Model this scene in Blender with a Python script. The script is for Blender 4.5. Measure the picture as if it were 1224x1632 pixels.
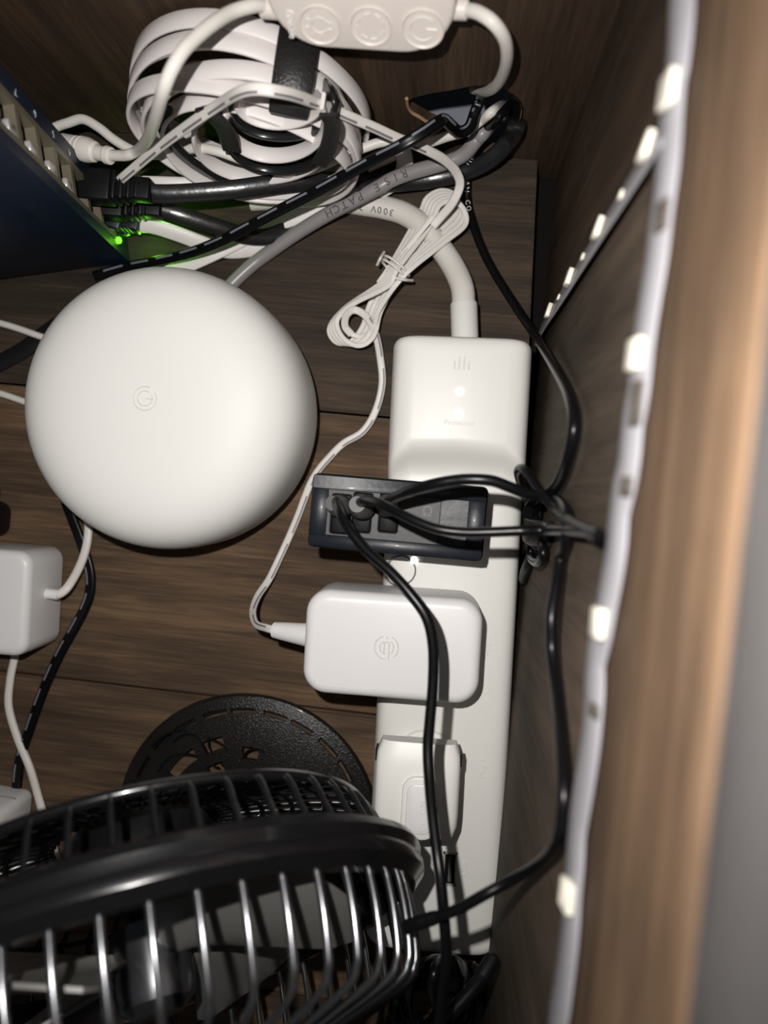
import bpy, bmesh, math, random
import numpy as np
from mathutils import Vector, Matrix
random.seed(7)
for o in list(bpy.data.objects):
    bpy.data.objects.remove(o, do_unlink=True)
scene = bpy.context.scene
C = scene.collection

# ------------------------------------------------------------------ camera
F, CX, CY, H = 1230.0, 612.0, 816.0, 0.33      # focal length and centre in pixels, camera height in metres
def nrm(v):
    v = np.array(v, float); return v/np.linalg.norm(v)
_dn = nrm([(705-CX)/F, (779-CY)/F, 1])           # straight down as seen by the camera
_ex = np.array([1, .0975, 0.0]); _ex[2] = -(_ex[0]*_dn[0]+_ex[1]*_dn[1])/_dn[2]; _ex = nrm(_ex)
_ez = -_dn; _ey = np.cross(_ez, _ex)
R = np.stack([_ex, _ey, _ez]); CAM = np.array([0, 0, H])
cd = bpy.data.cameras.new('camera'); cam = bpy.data.objects.new('camera', cd); C.objects.link(cam)
cd.sensor_fit = 'HORIZONTAL'; cd.sensor_width = 36; cd.lens = F/1224*36
cd.clip_start = .005; cd.clip_end = 10
rt, up, bk = R@[1, 0, 0], R@[0, -1, 0], R@[0, 0, -1]
cam.matrix_world = Matrix(((rt[0], up[0], bk[0], CAM[0]), (rt[1], up[1], bk[1], CAM[1]), (rt[2], up[2], bk[2], CAM[2]), (0, 0, 0, 1)))
cd.dof.use_dof = True; cd.dof.focus_distance = .285; cd.dof.aperture_fstop = 10
scene.camera = cam
# ------------------------------------------------------------------ world, flash, exposure
w = bpy.data.worlds.new('world'); scene.world = w; w.use_nodes = True
w.node_tree.nodes['Background'].inputs[0].default_value = (.9, .95, 1, 1)
w.node_tree.nodes['Background'].inputs[1].default_value = .035
fl = bpy.data.lights.new('flash', 'SPOT'); fo = bpy.data.objects.new('flash', fl); C.objects.link(fo)
fl.energy = 3.15; fl.shadow_soft_size = .0022; fl.spot_size = math.radians(135); fl.spot_blend = 1.0; fl.color = (1, .965, .92)
fo.matrix_world = cam.matrix_world.copy(); fo.location = Vector(CAM + rt*-.019 + up*.023)
vs = scene.view_settings
vs.view_transform = 'Standard'; vs.look = 'None'; vs.exposure = 0.0; vs.gamma = 1.0; vs.use_curve_mapping = False

# ------------------------------------------------------------------ unprojection helpers: photo measurement -> point in the place
def ray(px, py): return R@np.array([(px-CX)/F, (py-CY)/F, 1.0])
def P(px, py, z):
    r = ray(px, py); return CAM + r*((z-H)/r[2])
def Q(px, py, Y):
    r = ray(px, py); return CAM + r*((Y-CAM[1])/r[1])
def QX(px, py, X):
    r = ray(px, py); return CAM + r*((X-CAM[0])/r[0])
def PB(px, py, z, X=.0322):
    p = P(px, py, z); return p if p[0] < X else QX(px, py, X)   # stays clear of the side board
def U(px, py, p0, nn):
    r = ray(px, py); return CAM + r*(np.dot(np.asarray(p0)-CAM, nn)/np.dot(r, nn))

# ------------------------------------------------------------------ materials
def new_mat(name):
    m = bpy.data.materials.new(name); m.use_nodes = True
    return m, m.node_tree, m.node_tree.nodes['Principled BSDF']
def plastic(name, col, rough=.4, spec=.5, bump=0, bscale=900, coat=0, metal=0, var=.06, trans=0):
    m, nt, b = new_mat(name)
    b.inputs['Roughness'].default_value = rough; b.inputs['Specular IOR Level'].default_value = spec
    b.inputs['Metallic'].default_value = metal; b.inputs['Coat Weight'].default_value = coat; b.inputs['Coat Roughness'].default_value = .08
    b.inputs['Transmission Weight'].default_value = trans
    tc = nt.nodes.new('ShaderNodeTexCoord'); nz = nt.nodes.new('ShaderNodeTexNoise')
    nz.inputs['Scale'].default_value = 60; nz.inputs['Detail'].default_value = 4
    nt.links.new(tc.outputs['Object'], nz.inputs['Vector'])
    mx = nt.nodes.new('ShaderNodeMix'); mx.data_type = 'RGBA'
    mx.inputs[6].default_value = (*[c*(1-var) for c in col], 1); mx.inputs[7].default_value = (*[min(1, c*(1+var)) for c in col], 1)
    nt.links.new(nz.outputs['Fac'], mx.inputs[0]); nt.links.new(mx.outputs[2], b.inputs['Base Color'])
    if bump:
        n2 = nt.nodes.new('ShaderNodeTexNoise'); n2.inputs['Scale'].default_value = bscale
        nt.links.new(tc.outputs['Object'], n2.inputs['Vector'])
        bp = nt.nodes.new('ShaderNodeBump'); bp.inputs['Strength'].default_value = bump; bp.inputs['Distance'].default_value = .0002
        nt.links.new(n2.outputs['Fac'], bp.inputs['Height']); nt.links.new(bp.outputs['Normal'], b.inputs['Normal'])
    return m
def glow(name, col, strength):
    m, nt, b = new_mat(name); b.inputs['Base Color'].default_value = (*col, 1)
    b.inputs['Emission Color'].default_value = (*col, 1); b.inputs['Emission Strength'].default_value = strength
    return m
def wood(name, dark, mid, light, axis='X', rough=.68, gs=1.0, coat=0, spec=.18):
    """stained pine: long streaks along one axis, fine pores, soft blotches"""
    m, nt, b = new_mat(name); N = nt.nodes.new; L = nt.links.new
    tc = N('ShaderNodeTexCoord'); oi = N('ShaderNodeObjectInfo')
    add = N('ShaderNodeVectorMath'); add.operation = 'ADD'
    sc = N('ShaderNodeVectorMath'); sc.operation = 'SCALE'; sc.inputs['Scale'].default_value = 7.3
    cmb = N('ShaderNodeCombineXYZ')
    for i in range(3): L(oi.outputs['Random'], cmb.inputs[i])
    L(cmb.outputs[0], sc.inputs[0]); L(tc.outputs['Object'], add.inputs[0]); L(sc.outputs[0], add.inputs[1])
    def stretch(a, k):
        mp = N('ShaderNodeMapping'); s = [k, k, k]; s['XYZ'.index(axis)] = a
        mp.inputs['Scale'].default_value = s; L(add.outputs[0], mp.inputs['Vector']); return mp
    g1 = N('ShaderNodeTexNoise'); g1.inputs['Scale'].default_value = 1; g1.inputs['Detail'].default_value = 7; g1.inputs['Roughness'].default_value = .62; g1.inputs['Distortion'].default_value = .35
    L(stretch(9*gs, 130*gs).outputs[0], g1.inputs['Vector'])
    g2 = N('ShaderNodeTexNoise'); g2.inputs['Scale'].default_value = 1; g2.inputs['Detail'].default_value = 5; g2.inputs['Roughness'].default_value = .7
    L(stretch(40*gs, 900*gs).outputs[0], g2.inputs['Vector'])
    bl = N('ShaderNodeTexNoise'); bl.inputs['Scale'].default_value = 1; bl.inputs['Detail'].default_value = 3
    L(stretch(9*gs, 22*gs).outputs[0], bl.inputs['Vector'])
    a1 = N('ShaderNodeMath'); a1.operation = 'MULTIPLY_ADD'; a1.inputs[1].default_value = .42; L(g2.outputs['Fac'], a1.inputs[0])
    a2 = N('ShaderNodeMath'); a2.operation = 'MULTIPLY_ADD'; a2.inputs[1].default_value = .55; L(g1.outputs['Fac'], a2.inputs[0])
    a3 = N('ShaderNodeMath'); a3.operation = 'MULTIPLY'; a3.inputs[1].default_value = .5; L(bl.outputs['Fac'], a3.inputs[0])
    L(a3.outputs[0], a2.inputs[2]); L(a2.outputs[0], a1.inputs[2])
    cr = N('ShaderNodeValToRGB'); e = cr.color_ramp.elements
    e[0].position = .5; e[0].color = (*dark, 1); e[1].position = .98; e[1].color = (*light, 1)
    x = e.new(.73); x.color = (*mid, 1)
    L(a1.outputs[0], cr.inputs[0]); L(cr.outputs[0], b.inputs['Base Color'])
    bp = N('ShaderNodeBump'); bp.inputs['Strength'].default_value = .35; bp.inputs['Distance'].default_value = .0004
    L(a1.outputs[0], bp.inputs['Height']); L(bp.outputs[0], b.inputs['Normal'])
    b.inputs['Roughness'].default_value = rough; b.inputs['Coat Weight'].default_value = coat; b.inputs['Coat Roughness'].default_value = .35; b.inputs['Specular IOR Level'].default_value = spec
    return m
M = {}
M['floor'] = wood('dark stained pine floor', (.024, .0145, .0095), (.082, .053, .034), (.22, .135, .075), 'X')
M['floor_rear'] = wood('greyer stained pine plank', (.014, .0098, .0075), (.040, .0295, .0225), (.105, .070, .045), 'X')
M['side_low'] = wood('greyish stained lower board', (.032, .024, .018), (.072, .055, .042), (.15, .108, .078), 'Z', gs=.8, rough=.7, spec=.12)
M['back'] = wood('dark stained back board', (.020, .0125, .0085), (.056, .036, .024), (.12, .075, .046), 'Z', rough=.68)
M['side'] = wood('dark stained side board', (.046, .029, .018), (.125, .080, .051), (.26, .165, .10), 'Y', gs=1.4, rough=.72, spec=.12)
M['raw'] = plastic('raw cut wood', (.34, .22, .13), .8, .2, .5, 500)
M['dark'] = plastic('painted gap shade', (.008, .007, .007), .9, .1)  # near-black colour standing for the shade inside gaps
M['room'] = plastic('blue grey painted wall', (.30, .32, .38), .8, .3)
M['white'] = plastic('matte white plastic', (.78, .77, .74), .38, .4, var=.01)
M['router'] = plastic('satin white shell', (.80, .79, .77), .5, .25, var=.01)
M['adapter'] = plastic('grained white plastic', (.76, .75, .755), .36, .45, .12, 700, var=.01)
M['cordwhite'] = plastic('white cable jacket', (.74, .71, .67), .42, .4, var=.02)
M['ribbon'] = plastic('white flat cable jacket', (.78, .735, .73), .4, .4, var=.02)
M['twinwhite'] = plastic('white twin cable jacket', (.76, .73, .70), .4, .4, var=.02)
M['control'] = plastic('warm white controller shell', (.70, .64, .60), .42, .4, var=.01)
M['grey'] = plastic('grey cable jacket', (.27, .255, .26), .33, .5)
M['print'] = plastic('grey print', (.07, .07, .075), .6, .3)
M['faint'] = plastic('faint grey print', (.69, .68, .66), .5, .3, var=.01)
M['emboss'] = plastic('embossed mark', (.72, .70, .67), .4, .4, var=.01)
M['dash'] = plastic('grey dash print', (.21, .20, .215), .5, .4)
M['dashblue'] = plastic('blue grey dash print', (.17, .18, .22), .3, .5)
M['black'] = plastic('black cable jacket', (.004, .004, .005), .3, .28)
M['blackmatte'] = plastic('matte black plastic', (.005, .005, .006), .45, .25)
M['gloss'] = plastic('glossy black plastic', (.010, .013, .020), .42, .45, .5, 260, coat=.03)
M['flatblack'] = plastic('black flat cable jacket', (.012, .012, .013), .25, .6, .5, 300)
M['velcro'] = plastic('black hook and loop strap', (.013, .013, .013), .4, .6, 1, 1500)
M['panel'] = plastic('worn grey panel', (.055, .056, .06), .5, .4, .3, 700)
M['plugend'] = plastic('grey plug end', (.10, .098, .095), .45, .4)
M['navy'] = plastic('navy painted metal', (.006, .014, .034), .42, .45, .3, 1200, var=.15)
M['shield'] = plastic('tarnished metal shield', (.20, .175, .125), .42, .5, .2, 400, metal=.35)
M['silver'] = plastic('bright metal', (.62, .61, .60), .3, .5, metal=.4)
M['chrome'] = plastic('grey steel wire', (.20, .205, .22), .22, .5, metal=.9)
M['fanblack'] = plastic('black lacquered metal', (.006, .006, .007), .24, .5, .1, 900, coat=.35)
M['speckle'] = plastic('speckled black lacquer', (.010, .0095, .009), .3, .35, .9, 1600, coat=.15, var=.5)
M['smoke'] = plastic('smoke grey blade', (.17, .165, .155), .4, .5)
M['edging'] = plastic('grey metal for edge highlight', (.17, .16, .16), .3, .5, .15, 300, metal=.55)  # added edging, toned to carry the board edge's highlight
M['tape'] = plastic('white led tape', (.37, .362, .39), .4, .4, var=.02)
M['chip'] = plastic('cream led chip', (.90, .86, .74), .35, .4)
M['resistor'] = plastic('dark resistor', (.10, .085, .07), .4, .5)
M['white_led'] = glow('white status light', (1, 1, 1), 2.5)
M['green_led'] = glow('green status light', (.16, 1, .02), 2.0)
M['print_white'] = plastic('white print', (.6, .62, .66), .5, .3)

# ------------------------------------------------------------------ object helpers
def tag(o, label=None, cat=None, group=None, kind=None):
    if label: o['label'] = label
    if cat: o['category'] = cat
    if group: o['group'] = group
    if kind: o['kind'] = kind
    return o
def mesh_obj(name, verts, faces, mat, parent=None, smooth=True, angle=40):
    me = bpy.data.meshes.new(name); me.from_pydata([tuple(map(float, v)) for v in verts], [], [list(map(int, f)) for f in faces]); me.update()
    return link(name, me, mat, parent, smooth, angle)
def link(name, me, mat, parent=None, smooth=True, angle=40):
    if mat is not None:
        me.materials.clear(); me.materials.append(M[mat] if isinstance(mat, str) else mat)
    if smooth:
        me.polygons.foreach_set('use_smooth', [True]*len(me.polygons))
        me.set_sharp_from_angle(angle=math.radians(angle))
    o = bpy.data.objects.new(name, me); C.objects.link(o)
    if parent is not None: attach(o, parent)
    return o
def wloc(o):
    p = Vector((0, 0, 0))
    while o is not None:
        p = p + o.location; o = o.parent
    return p
def attach(o, parent):
    """parts are built in world coordinates; keep them there"""
    pl = wloc(parent) if not parent.get('_rot') else None
    o.parent = parent
    if pl is not None: o.location = o.location - pl
    else: o.matrix_parent_inverse = Matrix(parent_world(parent)).inverted()
    return o
def parent_world(o):
    m = o.matrix_basis.copy(); p = o
    while p.parent is not None:
        m = p.parent.matrix_basis @ p.matrix_parent_inverse @ m if False else (p.parent.matrix_basis @ p.matrix_parent_inverse) @ m; p = p.parent
    return m
def thing(name, label, cat, loc=(0, 0, 0), group=None):
    o = bpy.data.objects.new(name, None); C.objects.link(o); o.location = Vector([float(v) for v in loc]); o.empty_display_size = .01
    return tag(o, label, cat, group)
def bm_obj(name, bm, mat, parent=None, smooth=True, angle=40, matrix=None):
    if matrix is not None: bm.transform(matrix)
    bmesh.ops.recalc_face_normals(bm, faces=bm.faces)
    me = bpy.data.meshes.new(name); bm.to_mesh(me); bm.free()
    return link(name, me, mat, parent, smooth, angle)
def frame(o, x, y, z):
    return Matrix(((x[0], y[0], z[0], o[0]), (x[1], y[1], z[1], o[1]), (x[2], y[2], z[2], o[2]), (0, 0, 0, 1)))
def box_bm(lo, hi, bev=0, seg=3, bm=None):
    bm = bm or bmesh.new()
    lo, hi = Vector(lo), Vector(hi)
    r = bmesh.ops.create_cube(bm, size=1, matrix=Matrix.Translation((lo+hi)/2) @ Matrix.Diagonal((*(hi-lo), 1)))
    if bev:
        es = list({e for v in r['verts'] for e in v.link_edges})
        bmesh.ops.bevel(bm, geom=es, offset=bev, segments=seg, profile=.5, affect='EDGES')
    return bm
def box(name, lo, hi, mat, parent=None, bev=0, seg=3, matrix=None):
    return bm_obj(name, box_bm(lo, hi, bev, seg), mat, parent, bev > 0, 45, matrix)
def rounded_slab(lo, hi, rc, bev, segc=6, segb=3, bev_bottom=True):
    """plan corners rounded by rc, rims rounded by bev"""
    x0, y0, z0 = lo; x1, y1, z1 = hi
    bm = bmesh.new(); loop = []
    for cx, cy, a0 in ((x1-rc, y1-rc, 0), (x0+rc, y1-rc, 90), (x0+rc, y0+rc, 180), (x1-rc, y0+rc, 270)):
        for k in range(segc+1):
            a = math.radians(a0+90*k/segc); loop.append(bm.verts.new((cx+rc*math.cos(a), cy+rc*math.sin(a), z0)))
    f = bm.faces.new(loop)
    ex = bmesh.ops.extrude_face_region(bm, geom=[f])
    bmesh.ops.translate(bm, verts=[v for v in ex['geom'] if isinstance(v, bmesh.types.BMVert)], vec=(0, 0, z1-z0))
    if bev:
        es = [e for e in bm.edges if abs(e.verts[0].co.z-e.verts[1].co.z) < 1e-7 and (bev_bottom or e.verts[0].co.z > (z0+z1)/2)]
        bmesh.ops.bevel(bm, geom=es, offset=bev, segments=segb, profile=.5, affect='EDGES')
    return bm
def catmull(pts, n=8, closed=False):
    p = [np.asarray(a, float) for a in pts]; out = []; m = len(p)
    g = (lambda i: p[i % m]) if closed else (lambda i: p[min(max(i, 0), m-1)] if 0 <= i < m else (2*p[0]-p[1] if i < 0 else 2*p[-1]-p[-2]))
    for i in range(m if closed else m-1):
        a, b, c, d = g(i-1), g(i), g(i+1), g(i+2)
        for k in range(n):
            t = k/n
            out.append(.5*((2*b)+(-a+c)*t+(2*a-5*b+4*c-d)*t*t+(-a+3*b-3*c+d)*t**3))
    if not closed: out.append(p[-1])
    return np.array(out)
def sweep_data(pts, sect, up=None, closed=False, twist=None):
    """sweep a 2-D section (width, height) along a path; up fixes which way the height points"""
    pts = np.asarray(pts, float); n = len(pts); m = len(sect)
    T = np.zeros_like(pts)
    if closed: T = np.roll(pts, -1, 0)-np.roll(pts, 1, 0)
    else: T[1:-1] = pts[2:]-pts[:-2]; T[0] = pts[1]-pts[0]; T[-1] = pts[-1]-pts[-2]
    T /= np.linalg.norm(T, axis=1)[:, None]+1e-12
    verts = []; prev = None
    for i in range(n):
        if up is not None:
            u_ = up(i/(max(n-1, 1)), pts[i], T[i]) if callable(up) else np.array(up, float)
            s = np.cross(T[i], u_)
            if np.linalg.norm(s) < 1e-4 and prev is not None: s = prev
        else:
            if prev is None:
                s = np.cross(T[i], [0, 0, 1.]); s = s if np.linalg.norm(s) > .1 else np.cross(T[i], [1., 0, 0])
            else: s = prev-np.dot(prev, T[i])*T[i]
        s = s/np.linalg.norm(s)
        if prev is not None and np.dot(s, prev) < 0 and callable(up): s = -s
        prev = s; h = np.cross(s, T[i])
        if twist is not None:
            a = twist(i/(n-1)); s, h = s*math.cos(a)+h*math.sin(a), h*math.cos(a)-s*math.sin(a)
        for x, y in sect: verts.append(pts[i]+s*x+h*y)
    faces = []
    for i in range(n if closed else n-1):
        j = (i+1) % n
        for k in range(m):
            l = (k+1) % m; faces.append((i*m+k, i*m+l, j*m+l, j*m+k))
    if not closed:
        faces.append(tuple(range(m))[::-1]); faces.append(tuple((n-1)*m+k for k in range(m)))
    return verts, faces
def circ(r, n=10): return [(r*math.cos(2*math.pi*k/n), r*math.sin(2*math.pi*k/n)) for k in range(n)]
def flat_sect(wd, th):
    a, b = wd/2, th/2; c = b*.6
    return [(a, -b+c), (a, b-c), (a-c, b), (-a+c, b), (-a, b-c), (-a, -b+c), (-a+c, -b), (a-c, -b)]
def twin_sect(r):
    o = []
    for k in range(-3, 4): a = math.radians(k*38); o.append((r*.92+r*math.cos(a), r*math.sin(a)))
    for k in range(-3, 4): a = math.radians(180+k*38); o.append((-r*.92+r*math.cos(a), r*math.sin(a)))
    return o
def tube(name, pts, r, mat, parent=None, n=10, steps=8, closed=False, raw=False):
    p = np.asarray(pts) if raw else catmull(pts, steps, closed)
    v, f = sweep_data(p, circ(r, n), None, closed)
    return mesh_obj(name, v, f, mat, parent, True, 60)
def strap(name, pts, sect, mat, parent=None, steps=8, up=(0, 0, 1), closed=False, raw=False, twist=None, angle=50):
    p = np.asarray(pts) if raw else catmull(pts, steps, closed)
    v, f = sweep_data(p, sect, up, closed, twist)
    return mesh_obj(name, v, f, mat, parent, True, angle)
def lathe_data(prof, n=48, cap0=True, cap1=True):
    v, f = [], []; m = len(prof)
    for i in range(n):
        a = 2*math.pi*i/n
        for r, z in prof: v.append((r*math.cos(a), r*math.sin(a), z))
    for i in range(n):
        j = (i+1) % n
        for k in range(m-1): f.append((i*m+k, j*m+k, j*m+k+1, i*m+k+1))
    if cap0: f.append([i*m for i in range(n)][::-1])
    if cap1: f.append([i*m+m-1 for i in range(n)])
    return v, f
def lathe(name, prof, mat, parent=None, n=48, matrix=None, caps=(True, True), angle=35):
    v, f = lathe_data(prof, n, *caps)
    if matrix is not None: v = [matrix @ Vector(p) for p in v]
    return mesh_obj(name, v, f, mat, parent, True, angle)
def axis_frame(p, d, up=(0, 0, 1)):
    z = nrm(d); x = np.cross(np.array(up, float), z)
    if np.linalg.norm(x) < 1e-3: x = np.cross([0, 1., 0], z)
    x = nrm(x); return frame(p, x, np.cross(z, x), z)
def text(name, body, size, mat, parent, origin, xdir, ydir, depth=.00006, align='CENTER'):
    cu = bpy.data.curves.new(name, 'FONT'); cu.body = body; cu.size = size; cu.align_x = align; cu.align_y = 'CENTER'; cu.extrude = depth; cu.resolution_u = 2
    t = bpy.data.objects.new(name, cu); C.objects.link(t)
    dg = bpy.context.evaluated_depsgraph_get(); me = bpy.data.meshes.new_from_object(t.evaluated_get(dg)); bpy.data.objects.remove(t, do_unlink=True); bpy.data.curves.remove(cu)
    x = nrm(xdir); y = nrm(np.array(ydir)-np.dot(ydir, x)*x); z = np.cross(x, y)
    me.transform(frame(origin, x, y, z))
    return link(name, me, mat, parent, False)
def text_along(parent, body, size, mat, path, s0, r, sign=1, up=(0, 0, 1), gap=.72, depth=.00008):
    """print set letter by letter along a cable; sign -1 reads against the path"""
    seg = np.linalg.norm(np.diff(path, axis=0), axis=1); s = np.concatenate([[0], np.cumsum(seg)]); a = s0
    for ch in body:
        if ch != ' ':
            q = [np.array([np.interp(a+d, s, path[:, k]) for k in range(3)]) for d in (-.0006, 0, .0006)]
            T = nrm(q[2]-q[0])*sign; u_ = np.array(up, float); n_ = nrm(u_-np.dot(u_, T)*T)
            text('lettering', ch, size, mat, parent, q[1]+n_*r*1.0, T, np.cross(n_, T), depth)
        a += sign*size*gap
def dashes(parent, path, r, mat, start, step, ln, off, up=(0, 0, 1), name='printed_dash', wd=.0006):
    """printed dashes lying along one lobe of a twin cable"""
    seg = np.linalg.norm(np.diff(path, axis=0), axis=1); s = np.concatenate([[0], np.cumsum(seg)]); V, Fc = [], []
    a = start
    while a+ln < s[-1]:
        q = np.array([[np.interp(t, s, path[:, k]) for k in range(3)] for t in np.linspace(a, a+ln, 7)])
        T = np.gradient(q, axis=0); T /= np.linalg.norm(T, axis=1)[:, None]
        S = np.cross(T, np.array(up, float)); S /= np.linalg.norm(S, axis=1)[:, None]; Hh = np.cross(S, T)
        v, f = sweep_data(q+S*off+Hh*(r*.96), flat_sect(wd, .0003), up)
        b = len(V); V += v; Fc += [tuple(i+b for i in g) for g in f]; a += step
    if V: return mesh_obj(name, V, Fc, mat, parent, False)

# ================================================================== THE SETTING
YB, XW = .141, .035
j1, j2 = P(505, 655, 0)[1], P(300, 1105, 0)[1]; pw = j1-j2
floor = box('floor', (-.34, j2-2*pw, -.045), (.06, YB, -.0195), 'dark'); tag(floor, kind='structure')  # slab coloured near-black so the gap beside the planks reads as shade
def right_edge(y): return np.interp(y, [-.35, .066, .1405], [.0335, .0322, .0262])
for k in range(4):
    y1 = min(j1+pw*(1-k)-.0005, YB-.0006); y0 = j1-pw*k+.0005
    xa, xb = right_edge(y0), right_edge(y1); bm = bmesh.new()
    vb = [bm.verts.new(c) for c in ((-.33, y0, -.019), (xa, y0, -.019), (xb, y1, -.019), (-.33, y1, -.019))]
    f = bm.faces.new(vb); ex = bmesh.ops.extrude_face_region(bm, geom=[f])
    bmesh.ops.translate(bm, verts=[v for v in ex['geom'] if isinstance(v, bmesh.types.BMVert)], vec=(0, 0, .019))
    bmesh.ops.bevel(bm, geom=[e for e in bm.edges if e.verts[0].co.z > -.001 and e.verts[1].co.z > -.001], offset=.0009, segments=2, affect='EDGES')
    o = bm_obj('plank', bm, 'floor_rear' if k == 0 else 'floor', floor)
# back board with the cable hole
hole_px = [(656, 157), (681, 150), (718, 144), (752, 137), (776, 136), (796, 141), (816, 151), (828, 163), (832, 178), (827, 203), (815, 227), (800, 243), (780, 246), (752, 238), (722, 222), (693, 199), (681, 194), (668, 186), (653, 178), (649, 165)]
hp = [Q(x, y, YB) for x, y in hole_px]; hp = [(p[0], max(p[2], .002)) for p in hp]
bm = bmesh.new()
outer = [bm.verts.new(c) for c in ((-.34, YB, -.02), (.075, YB, -.02), (.075, YB, .27), (-.34, YB, .27))]
inner = [bm.verts.new((x, YB, z)) for x, z in hp]
es = [bm.edges.new((outer[i], outer[(i+1) % 4])) for i in range(4)] + [bm.edges.new((inner[i], inner[(i+1) % len(inner)])) for i in range(len(inner))]
bmesh.ops.triangle_fill(bm, use_beauty=True, edges=es)
ex = bmesh.ops.extrude_face_region(bm, geom=bm.faces[:])
bmesh.ops.translate(bm, verts=[v for v in ex['geom'] if isinstance(v, bmesh.types.BMVert)], vec=(0, .004, 0))
wb = bm_obj('wall_back', bm, 'back', None, False); tag(wb, kind='structure')
# pale rim where the saw broke through the stain
rim = [np.array([x, YB+.0018, z]) for x, z in hp]
ctr = np.mean(rim, 0)
o = strap('cut_edge', [p+(p-ctr)*.012 for p in rim[4:12]], flat_sect(.0036, .0012), 'raw', wb, steps=4, up=lambda t, p, T: nrm(ctr-p))
sp = [Q(x, y, YB-.0006) for x, y in ((648, 157), (650, 170), (656, 179), (668, 186), (682, 195), (690, 198))]
tube('splinter', sp, .0007, 'raw', wb, 6, 4)
rw = box('wall_room', (-.6, .215, -.06), (.4, .225, .32), 'room'); tag(rw, kind='structure')
wl_ = box('wall_left', (-.352, -.36, -.03), (-.334, YB, .2455), 'back'); tag(wl_, kind='structure')
rf = box('floor_room', (-.6, .146, -.065), (.4, .215, -.045), 'room'); tag(rf, kind='structure')
# right side: a thick front board, and the side panel set back behind it
ye = QX(960, 350, XW)[1]
ZB = .1705
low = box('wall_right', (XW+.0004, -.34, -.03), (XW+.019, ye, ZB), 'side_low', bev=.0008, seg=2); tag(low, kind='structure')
wr = box('trim_1', (XW, -.34, ZB+.0002), (XW+.019, YB, .2352), 'side', bev=.0006, seg=2); tag(wr, kind='structure')
# rounded metal edging added for the top-edge highlight; near-black strip below paints gap shade
gapb = box('trim_3', (XW+.0012, -.34, .2352), (XW+.018, YB, .2378), 'dark'); tag(gapb, kind='structure')
sec = [(XW+.019, .2378), (XW, .2378)]+[(XW+.0105-.0105*math.cos(a), .2390+.0105*math.sin(a)) for a in np.linspace(0, math.pi/2, 10)]+[(XW+.019, .2495)]
V = [(x, y, z) for y in (-.34, YB) for x, z in sec]; k_ = len(sec)
Fc = [(i, (i+1) % k_, k_+(i+1) % k_, k_+i) for i in range(k_)]+[list(range(k_))[::-1], [k_+i for i in range(k_)]]
edg = mesh_obj('trim_2', V, Fc, 'edging', None, True, 30); tag(edg, kind='structure')
wr2 = box('wall_right_rear', (XW+.0015, ye+.0004, -.03), (XW+.016, YB, ZB), 'back'); tag(wr2, kind='structure')
wr2['kind'] = 'structure'

# ================================================================== LED TAPE on the right side board
led = thing('led_strip', 'white led light tape running up and along the right side board', 'light strip', QX(870, 515, XW))
near_px = [(1089, -60), (1087, 0), (1085, 51), (1080, 103), (1073, 147), (1068, 206), (1063, 274), (1054, 343), (1046, 412), (1035, 480), (1025, 549), (1017, 626), (1008, 677), (1001, 746), (987, 814), (981, 883), (969, 952), (962, 993), (949, 1054), (947, 1114), (941, 1181), (931, 1249), (920, 1317), (916, 1378), (912, 1425), (908, 1486), (896, 1587), (887, 1640), (880, 1720)]
nearp = [QX(x, y, XW-.0016) for x, y in near_px]
npth = catmull(nearp, 6)
acr_n = nrm([-.16, 0, -.98])
def near_up(t, p, T): return nrm(np.cross(acr_n, T))
strap('tape', npth, flat_sect(.0092, .0005), 'tape', led, up=near_up, raw=True)
nn = nrm(np.cross(acr_n, [0, 1, 0])); nn = nn if nn[0] < 0 else -nn
far_px = [(858, 534), (866, 520), (877, 501), (893, 476), (910, 449), (933, 411), (957, 372), (994, 312), (1035, 245), (1052, 216), (1066, 192)]
farp = [QX(x, y, XW-.0014) for x, y in far_px]
acr_f = nrm([-.22, -.97, 0])
strap('tape', farp, flat_sect(.0098, .0005), 'tape', led, up=lambda t, p, T: nrm(np.cross(acr_f, T)), steps=6)
nf = nrm(np.cross(acr_f, [0, 0, 1])); nf = nf if nf[0] < 0 else -nf
def chip(p, a, t, nv, wd, ln, ht, name='led_chip', mat='chip'):
    box(name, (-wd/2, -ln/2, 0), (wd/2, ln/2, ht), mat, led, bev=.0002, seg=1, matrix=frame(p, a, t, nv))
for x, y in ((1074, 145), (1021, 566), (962, 993), (912, 1427)):
    p = QX(x, y, XW-.0017); T = np.cross(nn, acr_n); chip(p+nn*.0003, acr_n, T, nn, .0050, .0058, .0016)
for x, y in ((877, 501), (910, 449), (957, 372), (1035, 245)):
    p = QX(x, y, XW-.0017); T = np.cross(nf, acr_f); chip(p+nf*.0003+acr_f*-.001, acr_f, T, nf, .0050, .0052, .0016)
for x, y in ((893, 475), (932, 411), (994, 313)):
    p = QX(x, y, XW-.0017); T = np.cross(nf, acr_f); chip(p+nf*.0003, acr_f, T, nf, .0018, .0028, .0008, 'resistor', 'chip')
for x, y, s in ((1012, 645, 1.8), (1052, 350, 1.2), (996, 775, .8), (946, 1128, .6)):
    p = QX(x, y, XW-.0017); T = np.cross(nn, acr_n); chip(p+nn*.0003-acr_n*.002, acr_n, T, nn, .004, .0045*s, .0007, 'resistor', 'resistor')

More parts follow.
